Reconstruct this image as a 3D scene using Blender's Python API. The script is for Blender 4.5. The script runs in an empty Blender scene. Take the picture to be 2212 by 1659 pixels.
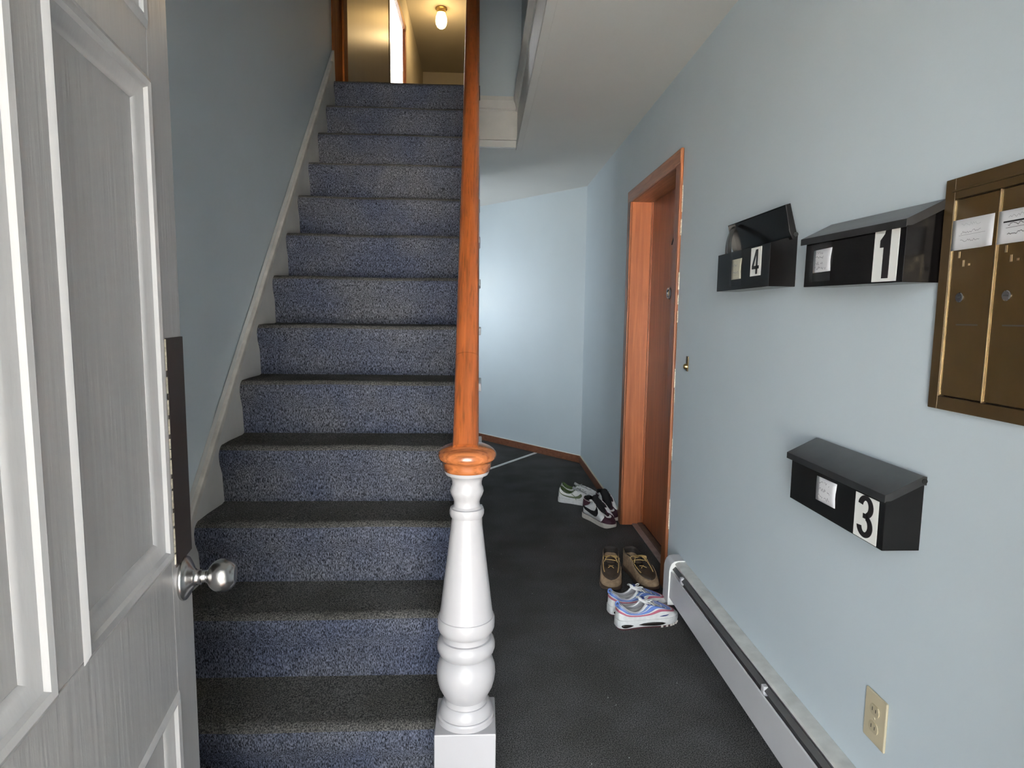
import bpy, bmesh, math, random
import numpy as np
from mathutils import Matrix, Vector

random.seed(7)
SC = bpy.context.scene
COL = SC.collection

# ------------------------------------------------------------------ camera
F_PX = 1330.0
EYE = 1.334
cam_d = bpy.data.cameras.new('camera')
cam = bpy.data.objects.new('camera', cam_d)
COL.objects.link(cam)
cam_d.sensor_fit = 'HORIZONTAL'
cam_d.sensor_width = 36.0
cam_d.lens = 36.0 * F_PX / 2212.0
cam_d.clip_start = 0.02
cam_d.clip_end = 200
_fw = np.array([(1040 - 1106) / F_PX, (684 - 829.5) / F_PX, 1.0]); _fw /= np.linalg.norm(_fw)
_dn = np.array([950 - 1106.0, 13000 - 829.5, F_PX]); _dn /= np.linalg.norm(_dn)
_dn -= _fw * (_dn @ _fw); _dn /= np.linalg.norm(_dn)
_rt = np.cross(_dn, _fw)
_M = np.stack([_rt, _fw, -_dn], 0)
_r, _u, _b = _M[:, 0], -_M[:, 1], -_M[:, 2]
cam.matrix_world = Matrix(((_r[0], _u[0], _b[0], 0), (_r[1], _u[1], _b[1], 0), (_r[2], _u[2], _b[2], EYE), (0, 0, 0, 1)))
SC.camera = cam

# ------------------------------------------------------------------ sky, daylight, exposure
world = bpy.data.worlds.new('sky')
SC.world = world
world.use_nodes = True
_bg = world.node_tree.nodes['Background']
_bg.inputs[0].default_value = (0.88, 0.945, 1.0, 1)
_bg.inputs[1].default_value = 7.5
SC.view_settings.view_transform = 'Standard'
SC.view_settings.look = 'None'
SC.view_settings.gamma = 1.0
SC.view_settings.use_curve_mapping = False
SC.view_settings.exposure = 1.30
try:
    SC.cycles.use_denoising = True
    SC.cycles.use_adaptive_sampling = True
    SC.cycles.adaptive_threshold = 0.03
    SC.cycles.max_bounces = 8
    SC.cycles.diffuse_bounces = 5
    SC.cycles.glossy_bounces = 3
    SC.cycles.sample_clamp_indirect = 8.0
except Exception:
    pass

sun_d = bpy.data.lights.new('sun', 'SUN'); sun_d.energy = 230.0; sun_d.angle = 0.01; sun_d.color = (1.0, 0.95, 0.87)
sun = bpy.data.objects.new('sun', sun_d); COL.objects.link(sun)
sun.rotation_euler = Vector((-0.22, -0.60, -0.77)).to_track_quat('-Z', 'Y').to_euler()

def portal(name, loc, rot, sx, sy):
    d = bpy.data.lights.new(name, 'AREA')
    d.shape = 'RECTANGLE'; d.size = sx; d.size_y = sy
    d.cycles.is_portal = True
    o = bpy.data.objects.new(name, d); COL.objects.link(o)
    o.location = loc; o.rotation_euler = rot
    return o
H = math.pi / 2
portal('front_doorway_daylight', (0.07, 0.06, 1.03), (H, 0, math.pi), 0.83, 2.06)
portal('rear_window_daylight', (-1.02, 6.15, 1.50), (H, 0, H - math.pi), 0.6, 0.5)
portal('upper_window_daylight', (-1.22, 8.66, 4.35), (H, 0, 0), 0.46, 2.7)

# ------------------------------------------------------------------ materials
def _nt(name):
    m = bpy.data.materials.new(name); m.use_nodes = True
    return m, m.node_tree, m.node_tree.nodes['Principled BSDF']

def lin(c):
    return tuple((x / 12.92 if x <= 0.04045 else ((x + 0.055) / 1.055) ** 2.4) for x in c)

def rgb(r, g, b):
    return lin((r / 255.0, g / 255.0, b / 255.0)) + (1.0,)

def plain(name, col, rough=0.5, metal=0.0, spec=0.5, var=0.06, scale=12.0, bump=0.0, bscale=80.0, stretch=(1, 1, 1), coat=0.0, emit=None, estr=0.0, alpha=None, trans=0.0):
    m, nt, p = _nt(name)
    tc = nt.nodes.new('ShaderNodeTexCoord')
    mp = nt.nodes.new('ShaderNodeMapping'); mp.inputs['Scale'].default_value = stretch
    nt.links.new(tc.outputs['Object'], mp.inputs['Vector'])
    nz = nt.nodes.new('ShaderNodeTexNoise'); nz.inputs['Scale'].default_value = scale; nz.inputs['Detail'].default_value = 5
    nt.links.new(mp.outputs[0], nz.inputs['Vector'])
    rp = nt.nodes.new('ShaderNodeValToRGB')
    rp.color_ramp.elements[0].position = 0.3; rp.color_ramp.elements[1].position = 0.7
    rp.color_ramp.elements[0].color = tuple(max(0, c * (1 - var)) for c in col[:3]) + (1,)
    rp.color_ramp.elements[1].color = tuple(min(1, c * (1 + var)) for c in col[:3]) + (1,)
    nt.links.new(nz.outputs['Fac'], rp.inputs[0])
    nt.links.new(rp.outputs[0], p.inputs['Base Color'])
    p.inputs['Roughness'].default_value = rough
    p.inputs['Metallic'].default_value = metal
    p.inputs['Specular IOR Level'].default_value = spec
    p.inputs['Coat Weight'].default_value = coat
    p.inputs['Transmission Weight'].default_value = trans
    if emit:
        p.inputs['Emission Color'].default_value = emit; p.inputs['Emission Strength'].default_value = estr
    if alpha is not None:
        p.inputs['Alpha'].default_value = alpha
    if bump:
        n2 = nt.nodes.new('ShaderNodeTexNoise'); n2.inputs['Scale'].default_value = bscale; n2.inputs['Detail'].default_value = 4
        nt.links.new(mp.outputs[0], n2.inputs['Vector'])
        b = nt.nodes.new('ShaderNodeBump'); b.inputs['Strength'].default_value = bump; b.inputs['Distance'].default_value = 0.004
        nt.links.new(n2.outputs['Fac'], b.inputs['Height'])
        nt.links.new(b.outputs[0], p.inputs['Normal'])
    return m

def wood(name, c1, c2, rough=0.35, axis=2, scale=9.0, spec=0.5, coat=0.15, dark=0.25, tilt=0.0):
    """grain runs along the given axis"""
    m, nt, p = _nt(name)
    tc = nt.nodes.new('ShaderNodeTexCoord')
    mp = nt.nodes.new('ShaderNodeMapping')
    s = [scale * 5] * 3; s[axis] = scale * 0.25
    mp.inputs['Scale'].default_value = s
    src = tc.outputs['Object']
    if tilt:
        m0 = nt.nodes.new('ShaderNodeMapping'); m0.inputs['Rotation'].default_value = (-tilt, 0, 0)
        nt.links.new(src, m0.inputs['Vector']); src = m0.outputs[0]
    nt.links.new(src, mp.inputs['Vector'])
    nz = nt.nodes.new('ShaderNodeTexNoise'); nz.inputs['Scale'].default_value = 1.0; nz.inputs['Detail'].default_value = 8; nz.inputs['Distortion'].default_value = 0.6
    nt.links.new(mp.outputs[0], nz.inputs['Vector'])
    rp = nt.nodes.new('ShaderNodeValToRGB')
    e = rp.color_ramp.elements
    e[0].position = 0.28; e[0].color = c1; e[1].position = 0.68; e[1].color = c2
    nt.links.new(nz.outputs['Fac'], rp.inputs[0])
    n2 = nt.nodes.new('ShaderNodeTexNoise'); n2.inputs['Scale'].default_value = 4.0; n2.inputs['Detail'].default_value = 10
    nt.links.new(mp.outputs[0], n2.inputs['Vector'])
    r2 = nt.nodes.new('ShaderNodeValToRGB')
    r2.color_ramp.elements[0].position = 0.36; r2.color_ramp.elements[0].color = (1 - dark,) * 3 + (1,)
    r2.color_ramp.elements[1].position = 0.46; r2.color_ramp.elements[1].color = (1, 1, 1, 1)
    nt.links.new(n2.outputs['Fac'], r2.inputs[0])
    mx = nt.nodes.new('ShaderNodeMix'); mx.data_type = 'RGBA'; mx.blend_type = 'MULTIPLY'; mx.inputs[0].default_value = 1.0
    nt.links.new(rp.outputs[0], mx.inputs[6]); nt.links.new(r2.outputs[0], mx.inputs[7])
    nt.links.new(mx.outputs[2], p.inputs['Base Color'])
    p.inputs['Roughness'].default_value = rough; p.inputs['Specular IOR Level'].default_value = spec
    p.inputs['Coat Weight'].default_value = coat; p.inputs['Coat Roughness'].default_value = 0.25
    b = nt.nodes.new('ShaderNodeBump'); b.inputs['Strength'].default_value = 0.08; b.inputs['Distance'].default_value = 0.002
    nt.links.new(nz.outputs['Fac'], b.inputs['Height']); nt.links.new(b.outputs[0], p.inputs['Normal'])
    return m

def carpet(name, lo, hi, stretch, speck=0.0, w0=(0.78, 0.77, 0.74, 1), w1=(1.08, 1.08, 1.1, 1)):
    m, nt, p = _nt(name)
    tc = nt.nodes.new('ShaderNodeTexCoord')
    mp = nt.nodes.new('ShaderNodeMapping'); mp.inputs['Scale'].default_value = stretch
    nt.links.new(tc.outputs['Object'], mp.inputs['Vector'])
    nz = nt.nodes.new('ShaderNodeTexNoise'); nz.inputs['Scale'].default_value = 1.0; nz.inputs['Detail'].default_value = 3; nz.inputs['Roughness'].default_value = 0.65
    nt.links.new(mp.outputs[0], nz.inputs['Vector'])
    rp = nt.nodes.new('ShaderNodeValToRGB'); e = rp.color_ramp.elements
    e[0].position = 0.40; e[0].color = lo; e[1].position = 0.66; e[1].color = hi
    nt.links.new(nz.outputs['Fac'], rp.inputs[0])
    # broad, soft wear patches
    n3 = nt.nodes.new('ShaderNodeTexNoise'); n3.inputs['Scale'].default_value = 3.5; n3.inputs['Detail'].default_value = 3
    nt.links.new(tc.outputs['Object'], n3.inputs['Vector'])
    r3 = nt.nodes.new('ShaderNodeValToRGB')
    r3.color_ramp.elements[0].position = 0.35; r3.color_ramp.elements[0].color = w0
    r3.color_ramp.elements[1].position = 0.65; r3.color_ramp.elements[1].color = w1
    nt.links.new(n3.outputs['Fac'], r3.inputs[0])
    mx = nt.nodes.new('ShaderNodeMix'); mx.data_type = 'RGBA'; mx.blend_type = 'MULTIPLY'; mx.inputs[0].default_value = 1.0
    nt.links.new(rp.outputs[0], mx.inputs[6]); nt.links.new(r3.outputs[0], mx.inputs[7])
    out = mx.outputs[2]
    if speck > 0:  # bits of lint
        v = nt.nodes.new('ShaderNodeTexVoronoi'); v.inputs['Scale'].default_value = 16.0
        nt.links.new(tc.outputs['Object'], v.inputs['Vector'])
        lt = nt.nodes.new('ShaderNodeMath'); lt.operation = 'LESS_THAN'; lt.inputs[1].default_value = speck
        nt.links.new(v.outputs['Distance'], lt.inputs[0])
        m2 = nt.nodes.new('ShaderNodeMix'); m2.data_type = 'RGBA'
        nt.links.new(lt.outputs[0], m2.inputs[0]); nt.links.new(out, m2.inputs[6]); m2.inputs[7].default_value = (0.42, 0.42, 0.40, 1)
        out = m2.outputs[2]
    nt.links.new(out, p.inputs['Base Color'])
    p.inputs['Roughness'].default_value = 1.0; p.inputs['Specular IOR Level'].default_value = 0.05
    p.inputs['Sheen Weight'].default_value = 0.0
    b = nt.nodes.new('ShaderNodeBump'); b.inputs['Strength'].default_value = 0.7; b.inputs['Distance'].default_value = 0.006
    nt.links.new(nz.outputs['Fac'], b.inputs['Height']); nt.links.new(b.outputs[0], p.inputs['Normal'])
    return m

M = {}
M['wall'] = plain('pale_blue_wall_paint', (0.635, 0.71, 0.755), 0.55, var=0.02, scale=2.5, bump=0.05, bscale=160, spec=0.35)
M['wall_warm'] = plain('cream_wall_paint', (0.44, 0.42, 0.37), 0.6, var=0.03, scale=3)
M['ceiling'] = plain('white_ceiling_paint', (0.78, 0.76, 0.72), 0.8, var=0.02, scale=2.0, bump=0.08, bscale=90, spec=0.2)
M['trim'] = plain('white_trim_paint', (0.80, 0.78, 0.74), 0.38, var=0.04, scale=9, bump=0.06, bscale=40)
M['skirt'] = plain('aged_white_skirt_paint', (0.60, 0.59, 0.565), 0.45, var=0.07, scale=7, bump=0.06, bscale=50)
M['skirt_cap'] = plain('worn_skirt_cap_paint', (0.62, 0.58, 0.53), 0.45, var=0.16, scale=16)
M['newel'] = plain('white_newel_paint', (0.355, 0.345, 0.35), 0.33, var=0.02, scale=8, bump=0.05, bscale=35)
M['leafpaint'] = plain('brushed_grey_white_door_paint', (0.375, 0.375, 0.375), 0.32, var=0.05, scale=7, bump=0.27, bscale=30, stretch=(3.0, 3.0, 0.16), spec=0.55)
M['leafmould'] = plain('door_moulding_paint', (0.44, 0.44, 0.44), 0.27, var=0.05, scale=10, bump=0.15, bscale=35, stretch=(2, 2, 0.4), spec=0.6)
M['plate'] = plain('dark_bronze_plate', (0.022, 0.014, 0.010), 0.42, metal=0.25, var=0.2, scale=30)
M['chip'] = plain('chipped_paint_edge', (0.62, 0.57, 0.46), 0.6, var=0.5, scale=140)
M['steel'] = plain('satin_steel', (0.50, 0.49, 0.48), 0.25, metal=1.0, var=0.05, scale=60)
M['brass'] = plain('aged_brass', (0.55, 0.40, 0.18), 0.3, metal=1.0, var=0.15, scale=60)
M['brightbrass'] = plain('bright_brass_edge', (0.90, 0.70, 0.42), 0.35, metal=0.9, var=0.15, scale=40)
M['bronze'] = plain('bronze_enamel', (0.085, 0.052, 0.018), 0.26, metal=0.35, var=0.08, scale=20, spec=0.6)
M['bronzeframe'] = plain('bronze_enamel_frame', (0.075, 0.047, 0.018), 0.33, metal=0.35, var=0.08, scale=20)
M['black'] = plain('gloss_black_enamel', (0.005, 0.0045, 0.0045), 0.16, var=0.2, scale=20, spec=0.28)
M['black_lid'] = plain('dusty_black_enamel', (0.016, 0.016, 0.017), 0.30, var=0.5, scale=18, spec=0.6)
M['inkblack'] = plain('black_print', (0.008, 0.006, 0.007), 0.45, var=0.0)
M['sticker'] = plain('white_vinyl', (0.88, 0.87, 0.82), 0.5, var=0.01)
M['paper'] = plain('white_paper', (0.74, 0.73, 0.74), 0.85, var=0.03, scale=40)
M['paper_old'] = plain('yellowed_paper', (0.60, 0.57, 0.44), 0.85, var=0.06, scale=60)
M['pencil'] = plain('pencil_ink', (0.30, 0.29, 0.31), 0.8, var=0.0)
M['tape'] = plain('clear_tape', (0.35, 0.35, 0.36), 0.12, var=0.3, scale=60, alpha=0.07, spec=0.6)
M['heater'] = plain('white_heater_enamel', (0.62, 0.61, 0.62), 0.36, var=0.03, scale=8, metal=0.0)
M['heater_top'] = plain('dusty_heater_hood', (0.60, 0.60, 0.57), 0.45, var=0.12, scale=22)
M['darkgap'] = plain('dark_heater_inside', (0.02, 0.02, 0.02), 0.7)
M['fin'] = plain('grey_damper', (0.09, 0.09, 0.09), 0.6, metal=0.0)
M['almond'] = plain('almond_plastic', (0.60, 0.52, 0.36), 0.35, var=0.02)
M['almond_dark'] = plain('almond_receptacle', (0.50, 0.43, 0.29), 0.35, var=0.02)
M['glass'] = plain('lit_jar_glass', (1.0, 0.85, 0.55), 0.2, emit=(1.0, 0.62, 0.22, 1), estr=9.0)
M['doorwood'] = wood('orange_brown_door_wood', rgb(126, 66, 34), rgb(158, 88, 48), 0.38, axis=2, scale=9)
M['jambwood'] = wood('orange_brown_jamb_wood', rgb(150, 84, 48), rgb(182, 108, 66), 0.42, axis=2, scale=9, dark=0.12)
M['casing_up'] = wood('orange_casing_wood', rgb(128, 66, 26), rgb(172, 98, 44), 0.7, axis=2, scale=9, spec=0.1, coat=0.0)
M['casing'] = wood('brown_casing_wood', rgb(112, 62, 34), rgb(146, 86, 50), 0.42, axis=2, scale=9)
M['casing_y'] = wood('brown_casing_wood_along', rgb(132, 84, 56), rgb(170, 116, 82), 0.40, axis=1, scale=9)
M['base_y'] = wood('brown_baseboard_wood', rgb(122, 74, 52), rgb(150, 96, 70), 0.45, axis=1, scale=9)
M['railwood'] = wood('varnished_rail_wood', rgb(104, 52, 22), rgb(150, 80, 38), 0.30, axis=1, scale=11, coat=0.3, dark=0.4, tilt=math.atan(1.033))
M['capwood'] = wood('varnished_cap_wood', rgb(104, 54, 26), rgb(168, 102, 58), 0.27, axis=0, scale=8, coat=0.4, dark=0.3)
M['carpet_floor'] = carpet('charcoal_floor_carpet', rgb(50, 50, 50), rgb(118, 116, 115), (260, 260, 260), speck=0.035)
M['carpet_riser'] = carpet('navy_fleck_riser_carpet', rgb(33, 34, 39), rgb(118, 122, 134), (400, 400, 115), w0=(0.72, 0.77, 0.92, 1), w1=(1.08, 1.05, 1.0, 1))
M['carpet_tread'] = carpet('trodden_tread_carpet', rgb(50, 50, 50), rgb(116, 114, 110), (300, 180, 300), speck=0.030)
M['ground'] = plain('pale_concrete_ground', (0.42, 0.40, 0.37), 0.9, var=0.1, scale=3)
M['gloss_wall'] = plain('semi_gloss_taupe_paint', (0.17, 0.15, 0.14), 0.34, var=0.05, scale=6, bump=0.10, bscale=60, stretch=(1, 1, 0.05), spec=0.35)
M['strip'] = plain('worn_white_floor_strip', (0.72, 0.72, 0.70), 0.5, var=0.1, scale=30)

# ------------------------------------------------------------------ mesh helpers
class MB:
    def __init__(s):
        s.v = []; s.f = []; s.m = []
    def add(s, vs, fs, mi=0):
        n = len(s.v); s.v += [tuple(p) for p in vs]; s.f += [tuple(i + n for i in f) for f in fs]; s.m += [mi] * len(fs)
        return s
    def box(s, x0, y0, z0, x1, y1, z1, mi=0):
        x0, x1 = sorted((x0, x1)); y0, y1 = sorted((y0, y1)); z0, z1 = sorted((z0, z1))
        return s.add([(x0, y0, z0), (x1, y0, z0), (x1, y1, z0), (x0, y1, z0), (x0, y0, z1), (x1, y0, z1), (x1, y1, z1), (x0, y1, z1)],
                     [(0, 3, 2, 1), (4, 5, 6, 7), (0, 1, 5, 4), (1, 2, 6, 5), (2, 3, 7, 6), (3, 0, 4, 7)], mi)
    def prism(s, poly, a0, a1, axis=0, mi=0):
        """poly: 2-D outline in the two other axes (in axis order), extruded along axis"""
        n = len(poly)
        def P(p, a):
            q = list(p); q.insert(axis, a); return tuple(q)
        vs = [P(p, a0) for p in poly] + [P(p, a1) for p in poly]
        fs = [tuple(range(n)), tuple(range(2 * n - 1, n - 1, -1))] + [(i, (i + 1) % n, n + (i + 1) % n, n + i) for i in range(n)]
        return s.add(vs, fs, mi)
    def lathe(s, prof, c=(0, 0, 0), n=48, axis=2, mi=0, cap=True):
        vs = []; k = len(prof)
        for j in range(n):
            a = 2 * math.pi * j / n
            for r, z in prof:
                p = [r * math.cos(a), r * math.sin(a)]; p.insert(axis, z)
                vs.append((p[0] + c[0], p[1] + c[1], p[2] + c[2]))
        fs = []
        for j in range(n):
            j2 = (j + 1) % n
            for i in range(k - 1):
                fs.append((j * k + i, j2 * k + i, j2 * k + i + 1, j * k + i + 1))
        if cap:
            fs.append(tuple(j * k for j in range(n))[::-1]); fs.append(tuple(j * k + k - 1 for j in range(n)))
        return s.add(vs, fs, mi)
    def tube(s, pts, r, n=8, closed=False, mi=0, flat=1.0):
        P = [Vector(p) for p in pts]; k = len(P); vs = []
        up = Vector((0, 0, 1))
        for i in range(k):
            t = (P[(i + 1) % k] - P[i - 1]) if closed else (P[min(i + 1, k - 1)] - P[max(i - 1, 0)])
            t.normalize()
            a = t.cross(up)
            if a.length < 1e-4: a = t.cross(Vector((0, 1, 0)))
            a.normalize(); b = a.cross(t)
            rr = r[i] if isinstance(r, (list, tuple)) else r
            for j in range(n):
                w = 2 * math.pi * j / n
                vs.append(P[i] + a * (math.cos(w) * rr) + b * (math.sin(w) * rr * flat))
        fs = []
        for i in range(k if closed else k - 1):
            i2 = (i + 1) % k
            for j in range(n):
                j2 = (j + 1) % n
                fs.append((i * n + j, i * n + j2, i2 * n + j2, i2 * n + j))
        if not closed:
            fs.append(tuple(range(n))[::-1]); fs.append(tuple((k - 1) * n + j for j in range(n)))
        return s.add(vs, fs, mi)
    def grid(s, rows, closed=False, mi=0):
        n = len(rows[0]); vs = [p for r in rows for p in r]; fs = []
        for i in range(len(rows) - 1):
            for j in range(n if closed else n - 1):
                j2 = (j + 1) % n
                fs.append((i * n + j, i * n + j2, (i + 1) * n + j2, (i + 1) * n + j))
        return s.add(vs, fs, mi)
    def build(s, name, mat, parent=None, local=False, smooth=False, bevel=0.0, seg=2, subsurf=0, solid=0.0, angle=35):
        off = Vector((0, 0, 0))
        if parent is not None and not local:
            q = parent
            while q is not None:
                off += q.location; q = q.parent
        me = bpy.data.meshes.new(name)
        me.from_pydata([tuple(Vector(p) - off) for p in s.v], [], s.f)
        mats = mat if isinstance(mat, (list, tuple)) else [mat]
        for m in mats: me.materials.append(M[m] if isinstance(m, str) else m)
        if len(mats) > 1: me.polygons.foreach_set('material_index', s.m)
        bm = bmesh.new(); bm.from_mesh(me); bmesh.ops.recalc_face_normals(bm, faces=bm.faces); bm.to_mesh(me); bm.free()
        me.validate(); me.update()
        o = bpy.data.objects.new(name, me); COL.objects.link(o)
        if parent is not None: o.parent = parent
        if smooth or bevel:
            me.polygons.foreach_set('use_smooth', [True] * len(me.polygons))
        if solid:
            md = o.modifiers.new('thickness', 'SOLIDIFY'); md.thickness = solid; md.offset = -1
        if bevel:
            md = o.modifiers.new('bevel', 'BEVEL'); md.width = bevel; md.segments = seg; md.limit_method = 'ANGLE'; md.angle_limit = math.radians(angle)
            md.harden_normals = True
        if subsurf:
            md = o.modifiers.new('sub', 'SUBSURF'); md.levels = subsurf; md.render_levels = subsurf
        if smooth and not bevel and smooth != 'all':
            try:
                me.set_sharp_from_angle(angle=math.radians(angle))
            except Exception:
                pass
        return o

def tag(o, label, cat=None, group=None, kind=None):
    o['label'] = label
    if cat: o['category'] = cat
    if group: o['group'] = group
    if kind: o['kind'] = kind
    return o

def empty(name, loc, rz=0.0, rx=0.0):
    o = bpy.data.objects.new(name, None); COL.objects.link(o)
    o.location = loc; o.rotation_euler = (rx, 0, rz); o.empty_display_size = 0.1
    return o

def struct(o, label, cat):
    return tag(o, label, cat, kind='structure')

def catmull(pts, n):
    P = [np.array(p, float) for p in pts]; k = len(P); out = []
    for i in range(n):
        t = i / (n - 1) * (k - 1); a = min(int(t), k - 2); w = t - a
        p0 = P[a - 1] if a > 0 else 2 * P[0] - P[1]
        p1, p2 = P[a], P[a + 1]
        p3 = P[a + 2] if a + 2 < k else 2 * P[-1] - P[-2]
        out.append(0.5 * ((2 * p1) + (-p0 + p2) * w + (2 * p0 - 5 * p1 + 4 * p2 - p3) * w * w + (-p0 + 3 * p1 - 3 * p2 + p3) * w ** 3))
    return out

# ------------------------------------------------------------------ room constants
XR = 0.925          # right wall
XL = -0.955         # left wall
ZC = 2.49           # hall ceiling
ZU = 2.80           # upper floor
ZT = 5.20           # upper ceiling
RISE, RUN, NOSE0 = 0.2153, 0.2084, 1.585
XO = 0.235          # right edge of the stairwell opening

# ------------------------------------------------------------------ setting
# floor and ground
o = MB().box(XL - 0.15, 0.02, -0.08, XR + 0.20, 8.2, 0.0).build('floor', 'carpet_floor')
struct(o, 'charcoal carpeted floor of the entry hall', 'floor')
o = MB().box(-40, -70, -0.32, 40, 0.02, -0.20).box(-0.9, -1.6, -0.20, 1.0, 0.02, -0.03).build('ground_outside', 'ground')
struct(o, 'pale concrete ground outside the front door', 'ground')
o = MB().box(-1.4, -1.3, 2.50, 1.30, 0.05, 2.62).box(1.12, -3.2, -0.2, 1.30, 0.05, 2.62).box(-1.15, -1.5, -0.2, -1.02, 0.05, 2.62).build('wall_light_blocker', plain('brown_light_blocker', (0.22, 0.20, 0.18), 0.8))  # unseen porch, added to block daylight from the door leaf and near wall
struct(o, 'added brown porch roof and side walls blocking daylight, out of view', 'porch')

# left wall, a shallow jog where the plaster is patched
o = MB().box(XL - 0.15, 2.21, 0, XL, 4.143, ZT).box(XL - 0.15, 0.0, 0, XL + 0.004, 2.21, ZT).build('wall_left', 'wall')
struct(o, 'pale blue wall rising along the staircase', 'wall')

# right wall with a door opening
DY0, DY1, DZ = 2.945, 3.845, 2.052
o = (MB().box(XR + 0.172, DY0 - 0.05, -0.02, XR + 0.20, DY1 + 0.05, ZC).box(XR, 0.05, 0, XR + 0.16, DY0, ZC).box(XR, DY1, 0, XR + 0.16, 5.60, ZC).box(XR, DY0, DZ, XR + 0.16, DY1, ZC)).build('wall_right', 'wall')
struct(o, 'pale blue wall carrying the mailboxes', 'wall')

# diagonal back wall
_A = Vector((XR, 5.545, 0)); _B = Vector((-1.05, 7.885, 0)); _d = (_B - _A).normalized(); _n = Vector((-_d.y, _d.x, 0))
if _n.y < 0: _n = -_n
def quad_prism(a, b, n, th, z0, z1):
    mb = MB(); q = [a, b, b + n * th, a + n * th]
    mb.add([(p.x, p.y, z0) for p in q] + [(p.x, p.y, z1) for p in q], [(0, 3, 2, 1), (4, 5, 6, 7), (0, 1, 5, 4), (1, 2, 6, 5), (2, 3, 7, 6), (3, 0, 4, 7)])
    return mb
o = quad_prism(_A, _B, _n, 0.12, 0, ZC).build('wall_back', 'wall'); struct(o, 'pale blue slanting wall at the end of the hall', 'wall')
o = quad_prism(_A + _d * 0.0, _B, -_n, 0.013, 0, 0.068).build('baseboard_back', 'base_y', bevel=0.003); struct(o, 'low brown baseboard along the slanting wall', 'baseboard')
quad_prism(_A, _B, -_n, 0.011, 0.068, 0.0725).build('highlight_strip', 'sticker', o)  # line of reflected light along the baseboard top, built as a white strip
o = MB().box(XR - 0.013, 3.912, 0, XR, 5.545, 0.068).build('baseboard_right', 'base_y', bevel=0.003); struct(o, 'low brown baseboard between the door casing and the corner', 'baseboard')
MB().box(XR - 0.010, 3.912, 0.068, XR, 5.545, 0.071).build('highlight_strip', 'paper_old', o)  # same light line on this baseboard, put in as a pale strip

# hidden side of the rear hall, with a window that lets daylight in
o = (MB().box(XL - 0.10, 5.25, 0, XL - 0.02, 5.85, ZC).box(XL - 0.10, 6.45, 0, XL - 0.02, 7.95, ZC).box(XL - 0.10, 5.85, 0, XL - 0.02, 6.45, 1.25)
     .box(XL - 0.10, 5.85, 1.75, XL - 0.02, 6.45, ZC)).build('wall_rear_left', 'wall'); struct(o, 'pale blue rear hall wall behind the staircase', 'wall')
o = (MB().box(XL - 0.08, 5.85, 1.25, XL - 0.03, 5.89, 1.75).box(XL - 0.08, 6.41, 1.25, XL - 0.03, 6.45, 1.75).box(XL - 0.08, 5.89, 1.25, XL - 0.03, 6.41, 1.29)
     .box(XL - 0.08, 5.89, 1.71, XL - 0.03, 6.41, 1.75).box(XL - 0.08, 5.89, 1.485, XL - 0.03, 6.41, 1.515)).build('window_1', 'trim'); struct(o, 'white sash window of the rear hall behind the staircase', 'window')
o = (MB().box(XL, 5.15, 0, -0.02, 5.25, ZC)).build('wall_stair_end', 'wall'); struct(o, 'pale blue wall closing the space under the stairs', 'wall')

# wall under the staircase, hall side
poly = [(1.60, 0.0), (5.25, 0.0), (5.25, ZC), (3.83, ZC)]
o = MB().prism(poly, -0.075, -0.056, axis=0).build('wall_under_stairs', 'wall'); struct(o, 'pale blue wall under the open side of the staircase', 'wall')

# front wall with the open doorway
FX0, FX1, FZ = -0.345, 0.485, 2.06
o = (MB().box(XL - 0.15, 0.05, -0.03, FX0, 0.20, ZT).box(FX1, 0.05, -0.03, XR + 0.16, 0.20, ZT).box(FX0, 0.05, FZ, FX1, 0.20, ZT)).build('wall_front', 'wall')
struct(o, 'front wall around the open entry doorway', 'wall')
o = MB().box(FX0 - 0.0, 0.03, -0.03, FX1, 0.20, 0.018).build('door_sill', 'jambwood'); struct(o, 'wooden threshold of the front doorway', 'threshold')

# hall ceiling / upper floor slab, with the stairwell opening
o = (MB().box(XO + 0.02, 0.05, ZC, XR + 0.16, 8.2, ZU - 0.02).box(-0.10, 4.385, ZC, XO + 0.02, 8.2, ZU - 0.02).box(XL - 0.15, 4.12, ZC, -0.10, 8.2, ZU - 0.02)
     .box(XL - 0.15, 0.2, ZC, XO + 0.02, 1.85, ZU - 0.02)).build('ceiling', 'ceiling')
struct(o, 'white hall ceiling with the stairwell opening', 'ceiling')
o = MB().box(XL - 0.15, 4.12, ZU - 0.02, -0.02, 10.5, ZU).box(-0.10, 4.39, ZU - 0.02, 0.30, 10.5, ZU).build('floor_upper', 'carpet_floor'); struct(o, 'dark carpet of the upper landing', 'floor')
o = MB().box(XL - 0.15, 0.05, ZT, XR + 0.2, 10.5, ZT + 0.1).build('ceiling_upper', 'wall_warm'); struct(o, 'cream ceiling of the upper hallway', 'ceiling')
o = MB().box(XO + 0.02, 0.2, ZU - 0.02, XO + 0.10, 4.47, ZT).build('wall_stairwell_right', 'wall'); struct(o, 'dark blue upper wall beside the stairwell', 'wall')
o = MB().box(-0.085, 4.39, ZU - 0.02, XO + 0.02, 4.47, ZT).build('wall_stairwell_back', 'wall'); struct(o, 'blue upper wall above the white fascia', 'wall')
o = MB().box(-0.085, 4.47, ZU - 0.02, 0.02, 10.5, ZT).build('wall_upper_right', 'wall_warm'); struct(o, 'cream wall of the upper hallway behind the handrail', 'wall')
o = MB().box(-3.2, 10.35, ZU, 0.1, 10.45, ZT).build('wall_upper_back', 'wall_warm'); struct(o, 'cream wall at the end of the upper hallway', 'wall')
UXL = -0.96
o = (MB().box(UXL - 0.02, 7.93, ZU, UXL, 10.4, ZT).box(UXL - 0.02, 6.72, 4.78, UXL, 7.93, ZT)).build('wall_upper_left', 'wall_warm'); struct(o, 'cream upper wall beyond the bright doorway', 'wall')
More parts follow.
